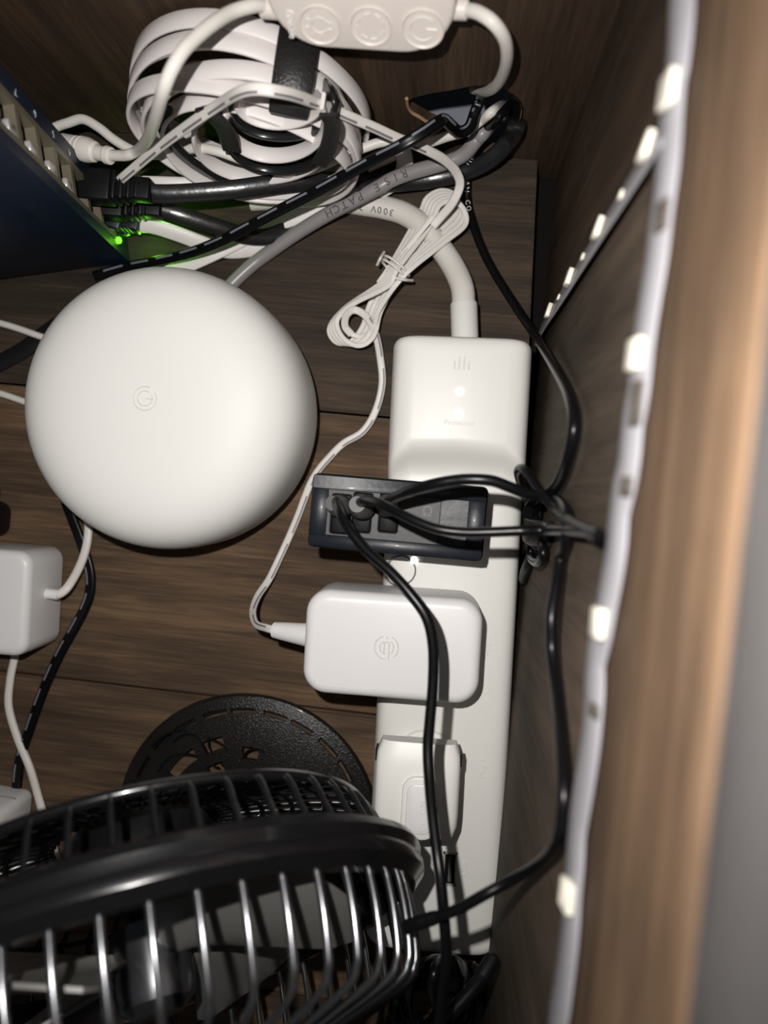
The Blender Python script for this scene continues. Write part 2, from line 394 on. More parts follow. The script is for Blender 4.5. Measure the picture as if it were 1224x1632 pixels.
# ================================================================== ROUTER
rc_ = np.array([-.1057, .0199, 0]); Rr, z1, hh, qq = .0532, .024, .068, 4.4
prof = [(Rr*.80, .0012), (Rr*.82, .0006)]
for s in np.linspace(0, 1, 8)[1:]: prof.append((Rr*.82+Rr*.18*math.sin(s*math.pi/2), z1*s))
for s in np.linspace(0, 1, 26)[1:]:
    t = s*math.pi/2; prof.append((max(Rr*max(math.cos(t), 0)**(2/qq), .0004), z1+(hh-z1)*math.sin(t)**(2/qq)))
router = thing('wifi_router', 'large round white pebble-shaped router on the dark floor planks', 'router', rc_)
lathe('shell', prof, 'router', router, 96, Matrix.Translation(Vector(rc_)), angle=80)
lathe('base_foot', [(Rr*.74, 0), (Rr*.76, .0006), (Rr*.76, .0012)], 'blackmatte', router, 64, Matrix.Translation(Vector(rc_)))
def g_mark(parent, c, xd, yd, r, tr, mat, arcs):
    """embossed round letter mark made of arcs and a bar"""
    for a0, a1, k in arcs:
        pts = [c+(xd*math.cos(math.radians(a))+yd*math.sin(math.radians(a)))*r*k for a in np.linspace(a0, a1, 20)]
        tube('logo', pts, tr, mat, parent, 6, 1, raw=True)
gp = P(231, 635, hh); X_, Y_ = np.array([1., 0, 0]), np.array([0, 1., 0])
g_mark(router, gp, X_, Y_, .0036, .00018, 'emboss', [(70, 395, 1.15), (60, 395, .72)])
tube('logo', [gp+X_*.0030, gp+X_*.0003], .00018, 'emboss', router, 6, 1)

# ================================================================== POWER STRIP
ZT = .034
pa, pb = P(738, 541, ZT), P(686, 1524, ZT); ln = np.linalg.norm(pb-pa); dS = nrm(pb-pa); sS = np.array([dS[1], -dS[0], 0]); sS = -sS if sS[0] < 0 else sS
hw = .0268
def S(l, s, z): return pa*[1, 1, 0]+dS*l+sS*s+np.array([0, 0, z])
def loc_strip(px, py, z): q = P(px, py, z)-pa; return float(np.dot(q, dS)), float(np.dot(q, sS))
strip = thing('power_strip', 'long white power strip lying along the right side board', 'power strip', S(ln/2, 0, 0))
V, Fc = [], []; secs = []
def top_h(l, s):
    base = .0335; head = .0415
    l0 = loc_strip(735, 697, .04)[0]
    edge = l0 + .004*(abs(s)/hw)**3*2.2
    t = min(max((l-edge)/.012, 0), 1); t = t*t*(3-2*t)
    return head+(base-head)*t
lens = list(np.linspace(0, .004, 6)**1.0)+list(np.linspace(.006, .034, 6))+list(np.linspace(.036, .062, 22))+list(np.linspace(.068, ln-.006, 12))+list(ln-.005+.005*np.sin(np.linspace(0, 1, 6)*math.pi/2))
nS = 25
for i, l in enumerate(lens):
    e = 1.0; dz = 0
    if l < .004: u_ = 1-l/.004; e = 1-.0035/hw*(1-math.sqrt(max(0, 1-u_*u_))); dz = .0025*(1-math.sqrt(max(0, 1-u_*u_)))
    if l > ln-.005: u_ = (l-ln+.005)/.005; e = 1-.006/hw*(1-math.sqrt(max(0, 1-u_*u_))); dz = .003*(1-math.sqrt(max(0, 1-u_*u_)))
    ring = []
    for k in range(nS):
        a = math.pi*k/(nS-1); cs, sn = math.cos(a), math.sin(a)
        s = -hw*e*np.sign(cs)*abs(cs)**.22; zz = .004+(top_h(l, s)-dz-.004)*abs(sn)**.3
        ring.append((s, zz))
    ring = [(-hw*.97*e, .0005)]+ring+[(hw*.97*e, .0005)]
    secs.append([S(l, s, z) for s, z in ring])
m_ = len(secs[0])
for r_ in secs: V += r_
for i in range(len(secs)-1):
    for k in range(m_):
        l_ = (k+1) % m_; Fc.append((i*m_+k, i*m_+l_, (i+1)*m_+l_, (i+1)*m_+k))
Fc.append(list(range(m_))[::-1]); Fc.append([(len(secs)-1)*m_+k for k in range(m_)])
mesh_obj('body', V, Fc, 'white', strip, True, 50)
mesh_obj('base_plate', [S(l, s, z) for z in (0, .003) for l, s in ((.002, -hw*.94), (ln-.003, -hw*.94), (ln-.003, hw*.94), (.002, hw*.94))], [(0, 1, 2, 3), (7, 6, 5, 4), (0, 4, 5, 1), (1, 5, 6, 2), (2, 6, 7, 3), (3, 7, 4, 0)], 'blackmatte', strip, False)
for px, py in ((733, 624), (731, 659)):
    p = P(px, py, .0417); lathe('status_light', [(.0013, -.0004), (.0013, .0001), (.0009, .0002)], 'white_led', strip, 16, frame(p, X_, Y_, (0, 0, 1)))
# house mark and faint lettering on the head
hc = P(736, 578, .0416)
hx, hy = sS, -dS
for a in (-.0026, -.0009, .0009, .0026):
    box('logo', (a-.0004, -.0026, 0), (a+.0004, .0032-abs(a)*1.0, .00008), 'faint', strip, matrix=frame(hc, hx, hy, (0, 0, 1)))
text('lettering', 'Protected', .0028, 'faint', strip, P(732, 674, .0416), hx, hy)
for px, py, t_ in ((777, 1030, 'Plug 2'), (770, 1225, 'Plug 1'), (740, 1385, 'USB')):
    text('lettering', t_, .0032, 'faint', strip, P(px, py, .0337), -dS, -sS)
bc = P(639, 909, .0338)
tube('button_ring', [bc+np.array([math.cos(a), math.sin(a), 0])*.0056 for a in np.linspace(0, 2*math.pi, 28)[:-1]], .0003, 'chrome', strip, 6, 1, closed=True)
lathe('status_light', [(.0014, 0), (.0014, .0003), (.0011, .0005)], 'white_led', strip, 16, frame(P(660, 893, .0337), X_, Y_, (0, 0, 1)))
oc = P(680, 1186, .0336)   # the round outlet that shows behind the small plug-in
tube('outlet_rim', [oc+(hx*math.cos(a)*.0088+hy*math.sin(a)*.0052) for a in np.linspace(.1, math.pi-.1, 20)], .0004, 'emboss', strip, 6, 1, raw=True)
up_ = P(716, 1384, .0338)
usb = box('usb_port', (-.0022, -.0062, -.004), (.0026, .0062, .0002), 'blackmatte', strip, matrix=frame(up_, hx, hy, (0, 0, 1)))
for lo, hi in (((-.0026, -.0066, -.003), (-.0018, .0066, .0006)), ((.0022, -.0066, -.003), (.0029, .0066, .0006)), ((-.0026, .0058, -.003), (.0029, .0066, .0006)), ((-.0026, -.0066, -.003), (.0029, -.0058, .0006))):
    box('usb_shell', lo, hi, 'silver', usb, matrix=frame(up_, hx, hy, (0, 0, 1)))
box('usb_tongue', (-.0004, -.005, -.003), (.0009, .005, .0005), 'plugend', usb, matrix=frame(up_, hx, hy, (0, 0, 1)))
# cord with its strain relief
cz = .020
e0, e1 = P(741, 540, cz), P(739, 482, cz)
lathe('strain_relief', [(.0054, -.004), (.0054, np.linalg.norm(e1-e0)-.0008), (.0050, np.linalg.norm(e1-e0))], 'white', strip, 28, axis_frame(e0, e1-e0))
cord = [P(739, 495, cz), P(737, 460, .018), P(724, 428, .014), P(703, 396, .011), P(675, 362, .0085), P(645, 341, .0065), P(612, 331, .0055), P(575, 325, .005), P(530, 318, .005), P(470, 314, .005), P(400, 318, .005)]
tube('cord', cord, .0047, 'cordwhite', strip, 16)
cp = catmull(cord, 8)
text_along(strip, '300V 3x', .0038, 'print', cp, .058, .0047, 1, up=(-.1, -.62, 1))

# ================================================================== BLACK MULTI-PORT CHARGER on the strip
ZC = .066
c00, c10, c11, c01 = (P(x, y, ZC) for x, y in ((498, 753), (779, 776), (770, 897), (488, 871)))
cc = (c00+c10+c11+c01)/4; xd = nrm((c10+c11-c00-c01)*[1, 1, 0]); yd = np.array([-xd[1], xd[0], 0])
Lx, Ly = np.linalg.norm(c10+c11-c00-c01)/4, np.linalg.norm(c00+c10-c01-c11)/4
cm = frame([cc[0], cc[1], 0], xd, yd, (0, 0, 1))
charger = thing('usb_charger', 'glossy black rectangular multi-port charger plugged across the white power strip', 'charger', (cc[0], cc[1], .034))
bm_obj('housing', rounded_slab((-Lx, -Ly, .0345), (Lx, Ly, ZC-.001), .0022, .0012), 'blackmatte', charger, matrix=cm)
# raised rim round a sunken glossy face
rimv = []
for (x0, y0, x1, y1) in ((-Lx+.0006, Ly-.0052, Lx-.0006, Ly-.0006), (-Lx+.0006, -Ly+.0006, Lx-.0006, -Ly+.0046), (-Lx+.0006, -Ly+.0046, -Lx+.0062, Ly-.0052), (Lx-.0064, -Ly+.0046, Lx-.0006, Ly-.0052)):
    box('rim', (x0, y0, ZC-.0022), (x1, y1, ZC), 'gloss', charger, bev=.00015, seg=1, matrix=cm)
def loc_ch(px, py, z=ZC): q = P(px, py, z)-cc; return float(np.dot(q, xd)), float(np.dot(q, yd))
x0, y0 = loc_ch(514, 865); x1, y1 = loc_ch(703, 790)
box('port_panel', (x0, -Ly+.0048, ZC-.0016), (x1, Ly-.0054, ZC-.0009), 'panel', charger, matrix=cm)
x2, _ = loc_ch(757, 800)
box('face_panel', (x1+.0004, -Ly+.0048, ZC-.0016), (x2, Ly-.0054, ZC-.0007), 'gloss', charger, matrix=cm)
mk = P(681, 816, ZC-.0008)
text('symbol', '\u03a9', .0048, 'plugend', charger, mk, xd, yd)
plug_px = [(543, 808), (577, 806), (620, 806)]
for px, py in plug_px:                                   # square port wells
    x, y = loc_ch(px, py+8); box('port_well', (x-.0036, y-.0078, ZC-.0015), (x+.0036, y+.0064, ZC-.0004), 'blackmatte', charger, bev=.001, seg=2, matrix=cm)
def barrel(parent, p, d, r=.0036, ln=.016, mat='blackmatte', end='plugend'):
    mt = axis_frame(p, d)
    lathe('plug', [(r*1.0, 0), (r*1.05, ln*.5), (r*.98, ln*.62), (r*.8, ln*.86), (r*.66, ln)], end, parent, 20, mt)
    lathe('collar', [(r*1.12, .001), (r*1.12, ln*.22), (r*1.04, ln*.26)], mat, parent, 20, mt)
# cord A: from the leftmost port, over the adapter, down past the fan
fc = thing('black_cable', 'black cord hanging from the leftmost charger port down over the white adapter', 'cable', P(543, 808, ZC))
barrel(fc, P(548, 810, ZC-.001), np.array([-.15, .12, 1.]), ln=.015)
tube('cord', [P(536, 799, .082), P(540, 814, .092), P(553, 838, .097), P(582, 875, .100), P(623, 912, .103), P(656, 949, .105), P(680, 985, .106), P(690, 1030, .106), P(690, 1088, .106), P(685, 1150, .107), P(682, 1190, .108), P(684, 1238, .110), P(689, 1296, .112), P(696, 1355, .115), P(702, 1400, .118), P(707, 1455, .12), P(711, 1520, .12), P(706, 1576, .118), P(701, 1632, .115), P(698, 1690, .11)], 0.0016, 'black', fc, 12)
# cord C: from the wall hole, along the floor, up the side board to the right-hand port
bc_ = thing('black_cable', 'black printed cord from the wall hole curving past the strip to the charger', 'cable', P(745, 300, 0))
barrel(bc_, P(616, 808, ZC-.001), np.array([.1, .1, 1.]), ln=.015)
pc = [Q(812, 163, YB+.03), Q(803, 178, YB-.002), PB(776, 203, .030), PB(757, 232, .022), PB(747, 261, .014), PB(744, 291, .008), PB(745, 320, .006), PB(752, 350, .007), PB(764, 386, .010), PB(784, 428, .014), PB(824, 492, .024), PB(856, 539, .040), PB(894, 601, .085), PB(911, 641, .103), PB(915, 680, .108), PB(905, 731, .103), PB(890, 770, .100), PB(869, 789, .102), PB(841, 787, .104), PB(814, 777, .106), PB(787, 767, .107), PB(760, 764, .107), PB(728, 765, .106), PB(689, 772, .104), PB(650, 784, .098), PB(626, 795, .090), PB(614, 801, .082)]
tube('cord', pc, .0017, 'black', bc_, 12)
text_along(bc_, 'HUALIAN CO', .0028, 'print_white', catmull(pc, 8), .0965, .0017, 1, up=(0, -.5, 1), gap=1.0)
# cord B: middle port -> loop -> bundle -> fan
fcord = thing('fan_power_cable', 'thick black fan cord bundled beside the strip and running along the side board', 'cable', P(880, 860, 0))
barrel(fcord, P(580, 810, ZC-.001), np.array([-.05, .1, 1.]), r=.0040, ln=.016)
pB_ = [PB(574, 800, .083), PB(584, 797, .092), PB(606, 803, .100), PB(640, 820, .106), PB(690, 841, .109), PB(735, 848, .110), PB(780, 848, .111), PB(830, 846, .112), PB(880, 845, .115), PB(925, 846, .124), PB(950, 850, .138), PB(955, 855, .141), PB(944, 849, .138), PB(913, 833, .124), PB(886, 811, .112), PB(861, 784, .104), PB(844, 759, .098), PB(833, 747, .092), PB(826, 752, .085), PB(832, 775, .076), PB(845, 810, .07), PB(860, 850, .066), PB(866, 880, .064), PB(858, 897, .064), PB(846, 885, .066), PB(846, 840, .07), PB(852, 805, .076), PB(872, 792, .084), PB(893, 800, .092), PB(905, 825, .098), PB(902, 860, .108), PB(893, 890, .122), PB(886, 935, .131), PB(879, 985, .134), PB(880, 1040, .135), PB(887, 1100, .135), PB(894, 1172, .135), PB(899, 1244, .134), PB(897, 1298, .133), PB(888, 1344, .132), PB(859, 1377, .131), PB(816, 1402, .130), PB(770, 1427, .129), PB(730, 1449, .127), PB(694, 1462, .124), PB(665, 1471, .120)]
tube('cord', pB_, .0015, 'black', fcord, 12)
lathe('plug', [(.0016, 0), (.0019, .002), (.0020, .012), (.0016, .013)], 'blackmatte', fcord, 16, axis_frame(P(697, 1461, .1245), P(655, 1475, .119)-P(697, 1461, .1245)))
# the gathered loops of that cord, held by a tie
for k, (ax_, ay_, zz, dx, dy) in enumerate(((24, 46, .060, 0, 0), (20, 52, .070, 6, 4), (27, 40, .078, -2, -6), (17, 44, .054, 3, 10), (23, 36, .048, 10, -2), (20, 48, .040, -2, 8))):
    pts = [P(869+dx+ax_*math.cos(a), 838+dy+ay_*math.sin(a), zz+.006*math.sin(a+k)) for a in np.linspace(0, 2*math.pi, 15)[:-1]]
    tube('cord_loop', pts, .0019, 'black', fcord, 10, 6, closed=True)
strap('tie', [P(869+34*math.cos(a), 842+9*math.sin(a), .066+.024*math.sin(a)) for a in np.linspace(0, 2*math.pi, 17)[:-1]], flat_sect(.008, .0010), 'velcro', fcord, up=lambda t, p, T: nrm(p-P(869, 842, .066)), closed=True)
tube('cord_tail', [P(850, 880, .05), P(843, 900, .046), P(838, 912, .04), P(836, 924, .034)], .0022, 'blackmatte', fcord, 10)

# ================================================================== WHITE ADAPTER with round mark
ZA = .062
a00, a10, a11, a01 = (P(x, y, ZA) for x, y in ((489, 938), (770, 958), (764, 1127), (478, 1105)))
ac = (a00+a10+a11+a01)/4; axd = nrm((a10+a11-a00-a01)*[1, 1, 0]); ayd = np.array([-axd[1], axd[0], 0])
AL, AW = np.linalg.norm(a10+a11-a00-a01)/4, np.linalg.norm(a00+a10-a01-a11)/4
am = frame([ac[0], ac[1], 0], axd, ayd, (0, 0, 1))
adp = thing('power_adapter', 'white adapter with round embossed mark lying across the middle of the strip', 'adapter', (ac[0], ac[1], .034))
bm_obj('body', rounded_slab((-AL, -AW, .0342), (AL, AW, ZA), .0085, .0036, 8, 5), 'adapter', adp, matrix=am)
lc = P(616, 1032, ZA+.00002); lx, ly = axd, ayd
g_mark(adp, lc, lx, ly, .0037, .00022, 'emboss', [(110, 268, 1.12), (118, 262, .62), (-52, 68, 1.12), (-52, 60, .68)])
for a, b in (((.0, .0040), (.0, .0030)), ((-.0008, .0018), (-.0008, -.0018)), ((.0009, .0016), (.0009, -.0042)), ((-.0008, .0018), (.0009, .0020))):
    tube('logo', [lc+lx*a[0]+ly*a[1], lc+lx*b[0]+ly*b[1]], .00022, 'emboss', adp, 6, 1)
s0, s1 = P(484, 1011, .05), P(437, 1004, .047)
lathe('strain_relief', [(.0046, -.003), (.0042, 0), (.0034, np.linalg.norm(s1-s0)*.7), (.0030, np.linalg.norm(s1-s0))], 'adapter', adp, 20, axis_frame(s0, s1-s0))
# its thin twin cord: loops on the floor, gathered into a hank, then over the cable coil to the switch
TW = .00082
c1 = [P(437, 1004, .047), P(425, 1001, .044), P(408, 994, .036), P(403, 974, .026), P(411, 950, .016), P(429, 923, .008), P(446, 888, .004), P(462, 853, .003), P(475, 822, .003), P(485, 795, .003), P(495, 770, .003), P(507, 750, .003), P(523, 731, .003), P(547, 707, .003), P(578, 688, .003), P(598, 656, .003), P(609, 613, .004), P(606, 570, .006), P(598, 531, .010), P(584, 505, .014), P(565, 494, .016), P(552, 503, .014), P(550, 520, .011), P(560, 533, .009)]
p1 = catmull(c1, 8)
strap('cord', p1, twin_sect(TW), 'twinwhite', adp, raw=True)
dashes(adp, p1, TW, 'dash', .004, .022, .017, TW*.9)
hank = [P(690, 345, .020)]                                                 # four turns between the two ends of the hank
rnd = random.Random(3)
for k in range(5):
    zt = .0065+.0020*k; w_ = k-2
    hank += [P(612+3*w_, 452+2*w_, zt+.005), P(629+2.5*w_, 424+2*w_, zt+.006)]
    hank += [P(676+4*w_, 352+5*w_, zt), P(690+5*w_, 322+3*w_, zt), P(712+5*w_, 312+4*w_, zt), P(731+4*w_, 322+6*w_, zt), P(733+4*w_, 345+7*w_, zt)]
    hank += [P(700+3*w_, 378+5*w_, zt+.003), P(640+2.5*w_, 434+2*w_, zt+.006)]
    if k < 4: hank += [P(603+5*w_, 488+5*w_, zt), P(590+6*w_, 530+5*w_, zt), P(568+5*w_, 549+2*w_, zt), P(543+4*w_, 541-2*w_, zt), P(533+4*w_, 515-4*w_, zt), P(558+4*w_, 487-2*w_, zt+.002)]
hank += [P(606, 490, .016), P(596, 520, .012), P(578, 536, .009), P(560, 533, .009)]
ph = catmull(hank, 7)
strap('cord_hank', ph, twin_sect(.00056), 'twinwhite', adp, raw=True)
c2 = [P(690, 360, .018), P(704, 344, .020), P(722, 322, .024), P(733, 295, .028), P(727, 274, .033), P(710, 256, .040), P(686, 242, .047), P(660, 230, .053), P(633, 220, .059), P(596, 203, .067), P(559, 187, .075), P(529, 174, .082), P(498, 162, .095), P(466, 151, .106), P(437, 145, .112), P(415, 142, .113), P(396, 143, .112), P(376, 150, .108), P(347, 168, .097), P(310, 193, .087), P(257, 232, .070), P(221, 262, .058), P(195, 284, .050), P(178, 299, .042), P(165, 312, .034)]
p2 = catmull(c2, 8)
upT = lambda t, p, T: nrm(np.array([0, -.35, 1.]))
strap('cord', p2, twin_sect(.00092), 'twinwhite', adp, up=upT, raw=True)
dashes(adp, p2, .00092, 'dash', .045, .0165, .0125, -.00092*.95, up=(0, -.35, 1), wd=.00075)
# twist tie round the hank
tie = thing('twist_tie', 'small white twist tie round the hank of thin white cord', 'tie', P(628, 432, .004))
tc_ = P(630, 427, .017); hd = nrm((P(690, 350, .01)-P(570, 510, .01))*[1, 1, 0]); hs = np.array([hd[1], -hd[0], 0])
for k in (-1, 1):
    tube('wire', [tc_+hd*.0009*k+hs*.0062*math.cos(a)+np.array([0, 0, 1])*.0062*math.sin(a) for a in np.linspace(0, 2*math.pi, 21)[:-1]], .00055, 'twinwhite', tie, 8, 3, closed=True)
tube('wire_end', [P(612, 402, .020), P(606, 412, .024), P(601, 422, .021)], .0006, 'twinwhite', tie, 8)
tube('wire_end', [P(630, 443, .022), P(644, 446, .022), P(657, 447, .017)], .0006, 'twinwhite', tie, 8)

# ================================================================== SMALL PLUG-IN DEVICE lower on the strip
pd = thing('plug_in_sensor', 'small rounded white plug-in unit with a raised window low on the strip', 'plug', P(665, 1270, .034))
ZP = .064
q00, q10, q11, q01 = (P(x, y, ZP) for x, y in ((594, 1190), (732, 1190), (730, 1338), (600, 1338)))
qc = (q00+q10+q11+q01)/4; qx, qy = sS, -dS
qm = frame([qc[0], qc[1], 0], qx, qy, (0, 0, 1))
ZL = .054
bm_obj('plug_base', rounded_slab((-.010, -.012, .0338), (.010, .010, ZL+.002), .004, 0), 'white', pd, matrix=qm)
def loc_q(px, py, z=ZP): q = P(px, py, z)-qc; return float(np.dot(q, qx)), float(np.dot(q, qy))
QL = np.linalg.norm(q10-q00)/2; QW = np.linalg.norm(q00-q01)/2
# barrel-topped body: arched across its length
V, Fc = [], []; na = 17; ny = 9
for i in range(ny):
    t = i/(ny-1); y = -QW+2*QW*t; e = 1-.12*max(0, (t-.8)/.2)**2-.10*max(0, (.2-t)/.2)**2
    for k in range(na):
        a = math.pi*k/(na-1); x = -QL*e*np.sign(math.cos(a))*abs(math.cos(a))**.45
        z = ZL+(ZP-ZL-.0035*(abs(t-.40)/.6)**2.4)*abs(math.sin(a))**.32
        V.append((x, y, z))
for i in range(ny-1):
    for k in range(na-1): Fc.append((i*na+k, i*na+k+1, (i+1)*na+k+1, (i+1)*na+k))
    Fc.append((i*na+na-1, i*na, (i+1)*na, (i+1)*na+na-1))
Fc.append(list(range(na))[::-1]); Fc.append([(ny-1)*na+k for k in range(na)])
mesh_obj('body', [qm @ Vector(v) for v in V], Fc, 'white', pd, True, 45)
wx0, wy0 = loc_q(637, 1335); wx1, wy1 = loc_q(700, 1240)
wf_ = bm_obj('window_frame', rounded_slab((wx0, wy0, ZP-.008), (wx1, wy1, ZP+.0012), .005, .0008, 6, 2), 'white', pd, matrix=qm)
bm_obj('window', rounded_slab((wx0+.0017, wy0+.0022, ZP), (wx1-.0017, wy1-.0022, ZP+.0019), .0032, .0008, 5, 2), 'adapter', wf_, matrix=qm)
text('lettering', 'ON', .0030, 'faint', pd, qm @ Vector(((wx0+wx1)/2+.0012, (wy0+wy1)/2+.001, ZP+.0021)), -dS, -sS)
text('lettering', 'IN', .0030, 'faint', pd, qm @ Vector(((wx0+wx1)/2+.0012, (wy0+wy1)/2-.0058, ZP+.0021)), -dS, -sS)
for sx in (-1, 1):  # black blocks painting the shadow gaps at both sides of the unit
    box('side_gap_shade', (sx*(QL-.0006)-.0010, .008, .052), (sx*(QL-.0006)+.0010, .0125, .0575), 'blackmatte', pd, matrix=qm)

# ================================================================== NETWORK SWITCH standing on end
def rot3(a, b, c):
    return np.array((Matrix.Rotation(a, 3, 'Z') @ Matrix.Rotation(b, 3, 'Y') @ Matrix.Rotation(c, 3, 'X')))
SR = rot3(.226, .098, .021); sx_, sy_, sz_ = SR[:, 0], SR[:, 1], SR[:, 2]
SA = P(208, 419, 0); SM = frame(SA, sx_, sy_, sz_)
TT, SH = .0255, .150
sw = thing('network_switch', 'dark navy metal network switch standing on end at the left', 'network switch', SA)
box('case', (-.100, 0, 0), (-.0136, TT, SH), 'navy', sw, bev=.0008, seg=2, matrix=SM)
box('front_edge', (-.0140, 0, 0), (0, .0046, SH), 'navy', sw, matrix=SM)
box('front_edge', (-.0140, .0186, 0), (0, TT, SH), 'navy', sw, matrix=SM)
box('front_edge', (-.0140, .0046, 0), (0, .0186, .0165), 'navy', sw, matrix=SM)
box('front_edge', (-.0140, .0046, .1335), (0, .0186, SH), 'navy', sw, matrix=SM)
# port block: metal bars round eight openings
pit = .0145; pz0 = .0695-3*pit
yA, yB_ = .0046, .0186
box('port_back', (-.0135, yA, .0165), (-.0125, yB_, pz0+8*pit), 'blackmatte', sw, matrix=SM)
for k in range(9):
    zc = pz0+(k-.5)*pit; box('port_bar', (-.0030, yA, zc-.0014), (.0004, yB_, zc+.0014), 'shield', sw, matrix=SM)
for k in range(8):
    zc = pz0+k*pit
    box('port_lip', (-.0030, yA, zc-.0059), (.0004, yA+.0016, zc+.0059), 'shield', sw, matrix=SM)
    box('port_lip', (-.0030, yB_-.0022, zc-.0059), (.0004, yB_, zc+.0059), 'shield', sw, matrix=SM)
    if k > 2:
        box('port_tab', (-.0022, yA+.0020, zc-.0056), (.0002, yA+.0052, zc-.0002), 'silver', sw, bev=.0002, seg=1, matrix=SM)
        box('port_contacts', (-.0105, yA+.0075, zc-.0040), (-.0030, yA+.0100, zc+.0040), 'shield', sw, matrix=SM)
for (px, py), dgt in zip(((25, 146), (56, 181), (85, 213), (111, 243), (135, 272)), '76543'):
    p = U(px, py, SA+sx_*.0002, sx_); text('port_number', dgt, .0036, 'print_white', sw, p, sz_, -sy_)
for px, py in ((205, 374), (188, 383)):
    p = U(px, py, SA+sx_*.0006, sx_); lathe('status_light', [(.0014, -.0006), (.0014, .0008), (.0008, .0014)], 'green_led', sw, 12, axis_frame(p, sx_))
gl = bpy.data.lights.new('status_glow', 'POINT'); gl.energy = .0035; gl.color = (.22, 1, .03); gl.shadow_soft_size = .002
go = bpy.data.objects.new('status_glow', gl); C.objects.link(go); go.location = Vector(P(230, 384, .010)); 
gl2 = gl.copy(); gl2.energy = .0025; go2 = bpy.data.objects.new('status_glow', gl2); C.objects.link(go2); go2.location = Vector(P(262, 322, .020))

# ================================================================== NETWORK CABLES at the switch
FLAT = flat_sect(.0062, .0016)
def boot(parent, p0, p1, up_, wd=.0115, ht=.0095, mat='blackmatte'):
    """modular plug with a ribbed boot"""
    d = p1-p0; L_ = np.linalg.norm(d); d = d/L_; s = nrm(np.cross(d, up_)); h = np.cross(s, d); mt = frame(p0, d, s, h)
    pl_ = box('plug', (-.004, -wd*.5, -ht*.45), (L_*.48, wd*.5, ht*.45), mat, parent, bev=.0008, seg=2, matrix=mt)
    for k in range(5):
        t = .50+.10*k; q = 1-.09*k
        box('boot_rib', (L_*t, -wd*.46*q, -ht*.5*q), (L_*(t+.062), wd*.46*q, ht*.5*q), mat, pl_, bev=.0006, seg=2, matrix=mt)
    box('boot_core', (L_*.45, -wd*.34, -ht*.34), (L_*1.02, wd*.34, ht*.34), mat, pl_, bev=.0006, seg=2, matrix=mt)
k1 = thing('network_cable', 'glossy black flat network cable from the upper occupied port to the wall hole', 'cable', P(300, 307, 0))
boot(k1, P(128, 296, .046), P(240, 304, .046), sz_)
strap('flat_cable', [P(228, 304, .046), P(250, 309, .045), P(298, 308, .043), P(371, 302, .040), P(445, 292, .036), P(500, 289, .032), P(560, 290, .024), P(625, 292, .014), P(680, 287, .011), P(737, 275, .013), P(780, 255, .018), P(810, 225, .024), P(824, 195, .034), Q(815, 165, YB+.03)], flat_sect(.0068, .0018), 'flatblack', k1, up=(0, -.45, 1))
k2 = thing('network_cable', 'second black flat network cable dropping from the switch behind the router', 'cable', P(300, 347, 0))
boot(k2, P(150, 322, .030), P(256, 332, .028), sz_)
strap('flat_cable', [P(240, 331, .028), P(262, 335, .027), P(298, 346, .024), P(359, 366, .017), P(395, 376, .012), P(430, 376, .008), P(470, 360, .005), P(520, 336, .004), P(570, 312, .003)], flat_sect(.0066, .0018), 'flatblack', k2, up=(0, -.25, 1))
o = strap('flat_cable', [P(220, 480, .0014), P(250, 455, .0014), P(284, 432, .0016), P(327, 411, .002), P(371, 399, .002), P(415, 396, .0014), P(450, 380, .0014), P(490, 352, .0014)], flat_sect(.0062, .0016), 'flatblack', steps=8); tag(o, 'black flat cable on the floor emerging behind the top of the round router', 'cable')
k3 = thing('network_cable', 'white flat network cable plugged into the lowest port beside the green light', 'cable', P(280, 372, 0))
boot(k3, P(176, 343, .018), P(224, 356, .017), sz_, mat='gloss')
strap('flat_cable', [P(212, 358, .017), P(230, 358, .017), P(250, 362, .016), P(286, 374, .013), P(323, 388, .009), P(350, 398, .005), P(378, 400, .003), P(410, 394, .003), P(440, 376, .003), P(470, 352, .003)], FLAT, 'ribbon', k3, up=(0, -.5, 1))
lathe('plug_light', [(.002, 0), (.002, .001)], 'green_led', sw, 12, axis_frame(P(163, 331, .027), (0, 0, 1)))
# white flat cable coming out of the coil and crossing the floor
k4 = thing('network_cable', 'white flat cable slanting across the floor under the grey patch cable', 'cable', P(480, 340, 0))
strap('flat_cable', [P(618, 225, .020), P(640, 240, .020), P(645, 262, .016), P(636, 283, .012), P(606, 303, .009), P(566, 314, .008), P(520, 327, .008), P(470, 346, .007), P(421, 364, .006), P(376, 386, .005), P(330, 408, .005), P(285, 428, .004), P(240, 450, .004)], flat_sect(.0066, .0014), 'ribbon', k4, up=(0, -.15, 1))
k5 = thing('white_cable', 'white cable lying flat just behind the black network cable', 'cable', P(260, 292, 0))
strap('flat_cable', [P(120, 292, .034), P(165, 290, .033), P(260, 292, .032), P(350, 296, .026), P(440, 306, .018), P(520, 311, .012), P(570, 304, .010), P(620, 296, .008)], flat_sect(.0050, .0024), 'ribbon', k5, up=(0, -.5, 1))

# ================================================================== GREY PATCH CABLE
gk = thing('patch_cable', 'thick grey round patch cable running from the wall hole under the router', 'cable', P(560, 322, 0))
gp_ = [Q(790, 190, YB+.03), Q(776, 205, YB), P(760, 222, .026), P(738, 247, .021), P(705, 261, .019), P(661, 273, .020), P(625, 286, .021), P(608, 296, .021), P(572, 316, .018), P(522, 342, .013), P(474, 371, .008), P(425, 405, .004), P(400, 424, .0032), P(372, 450, .0032), P(340, 485, .0032)]
tube('jacket', gp_, .0029, 'grey', gk, 14)
text_along(gk, 'RISE PATCH', .0044, 'print', catmull(gp_, 8), .107, .0029, 1, up=(0, -.25, 1), gap=.84)

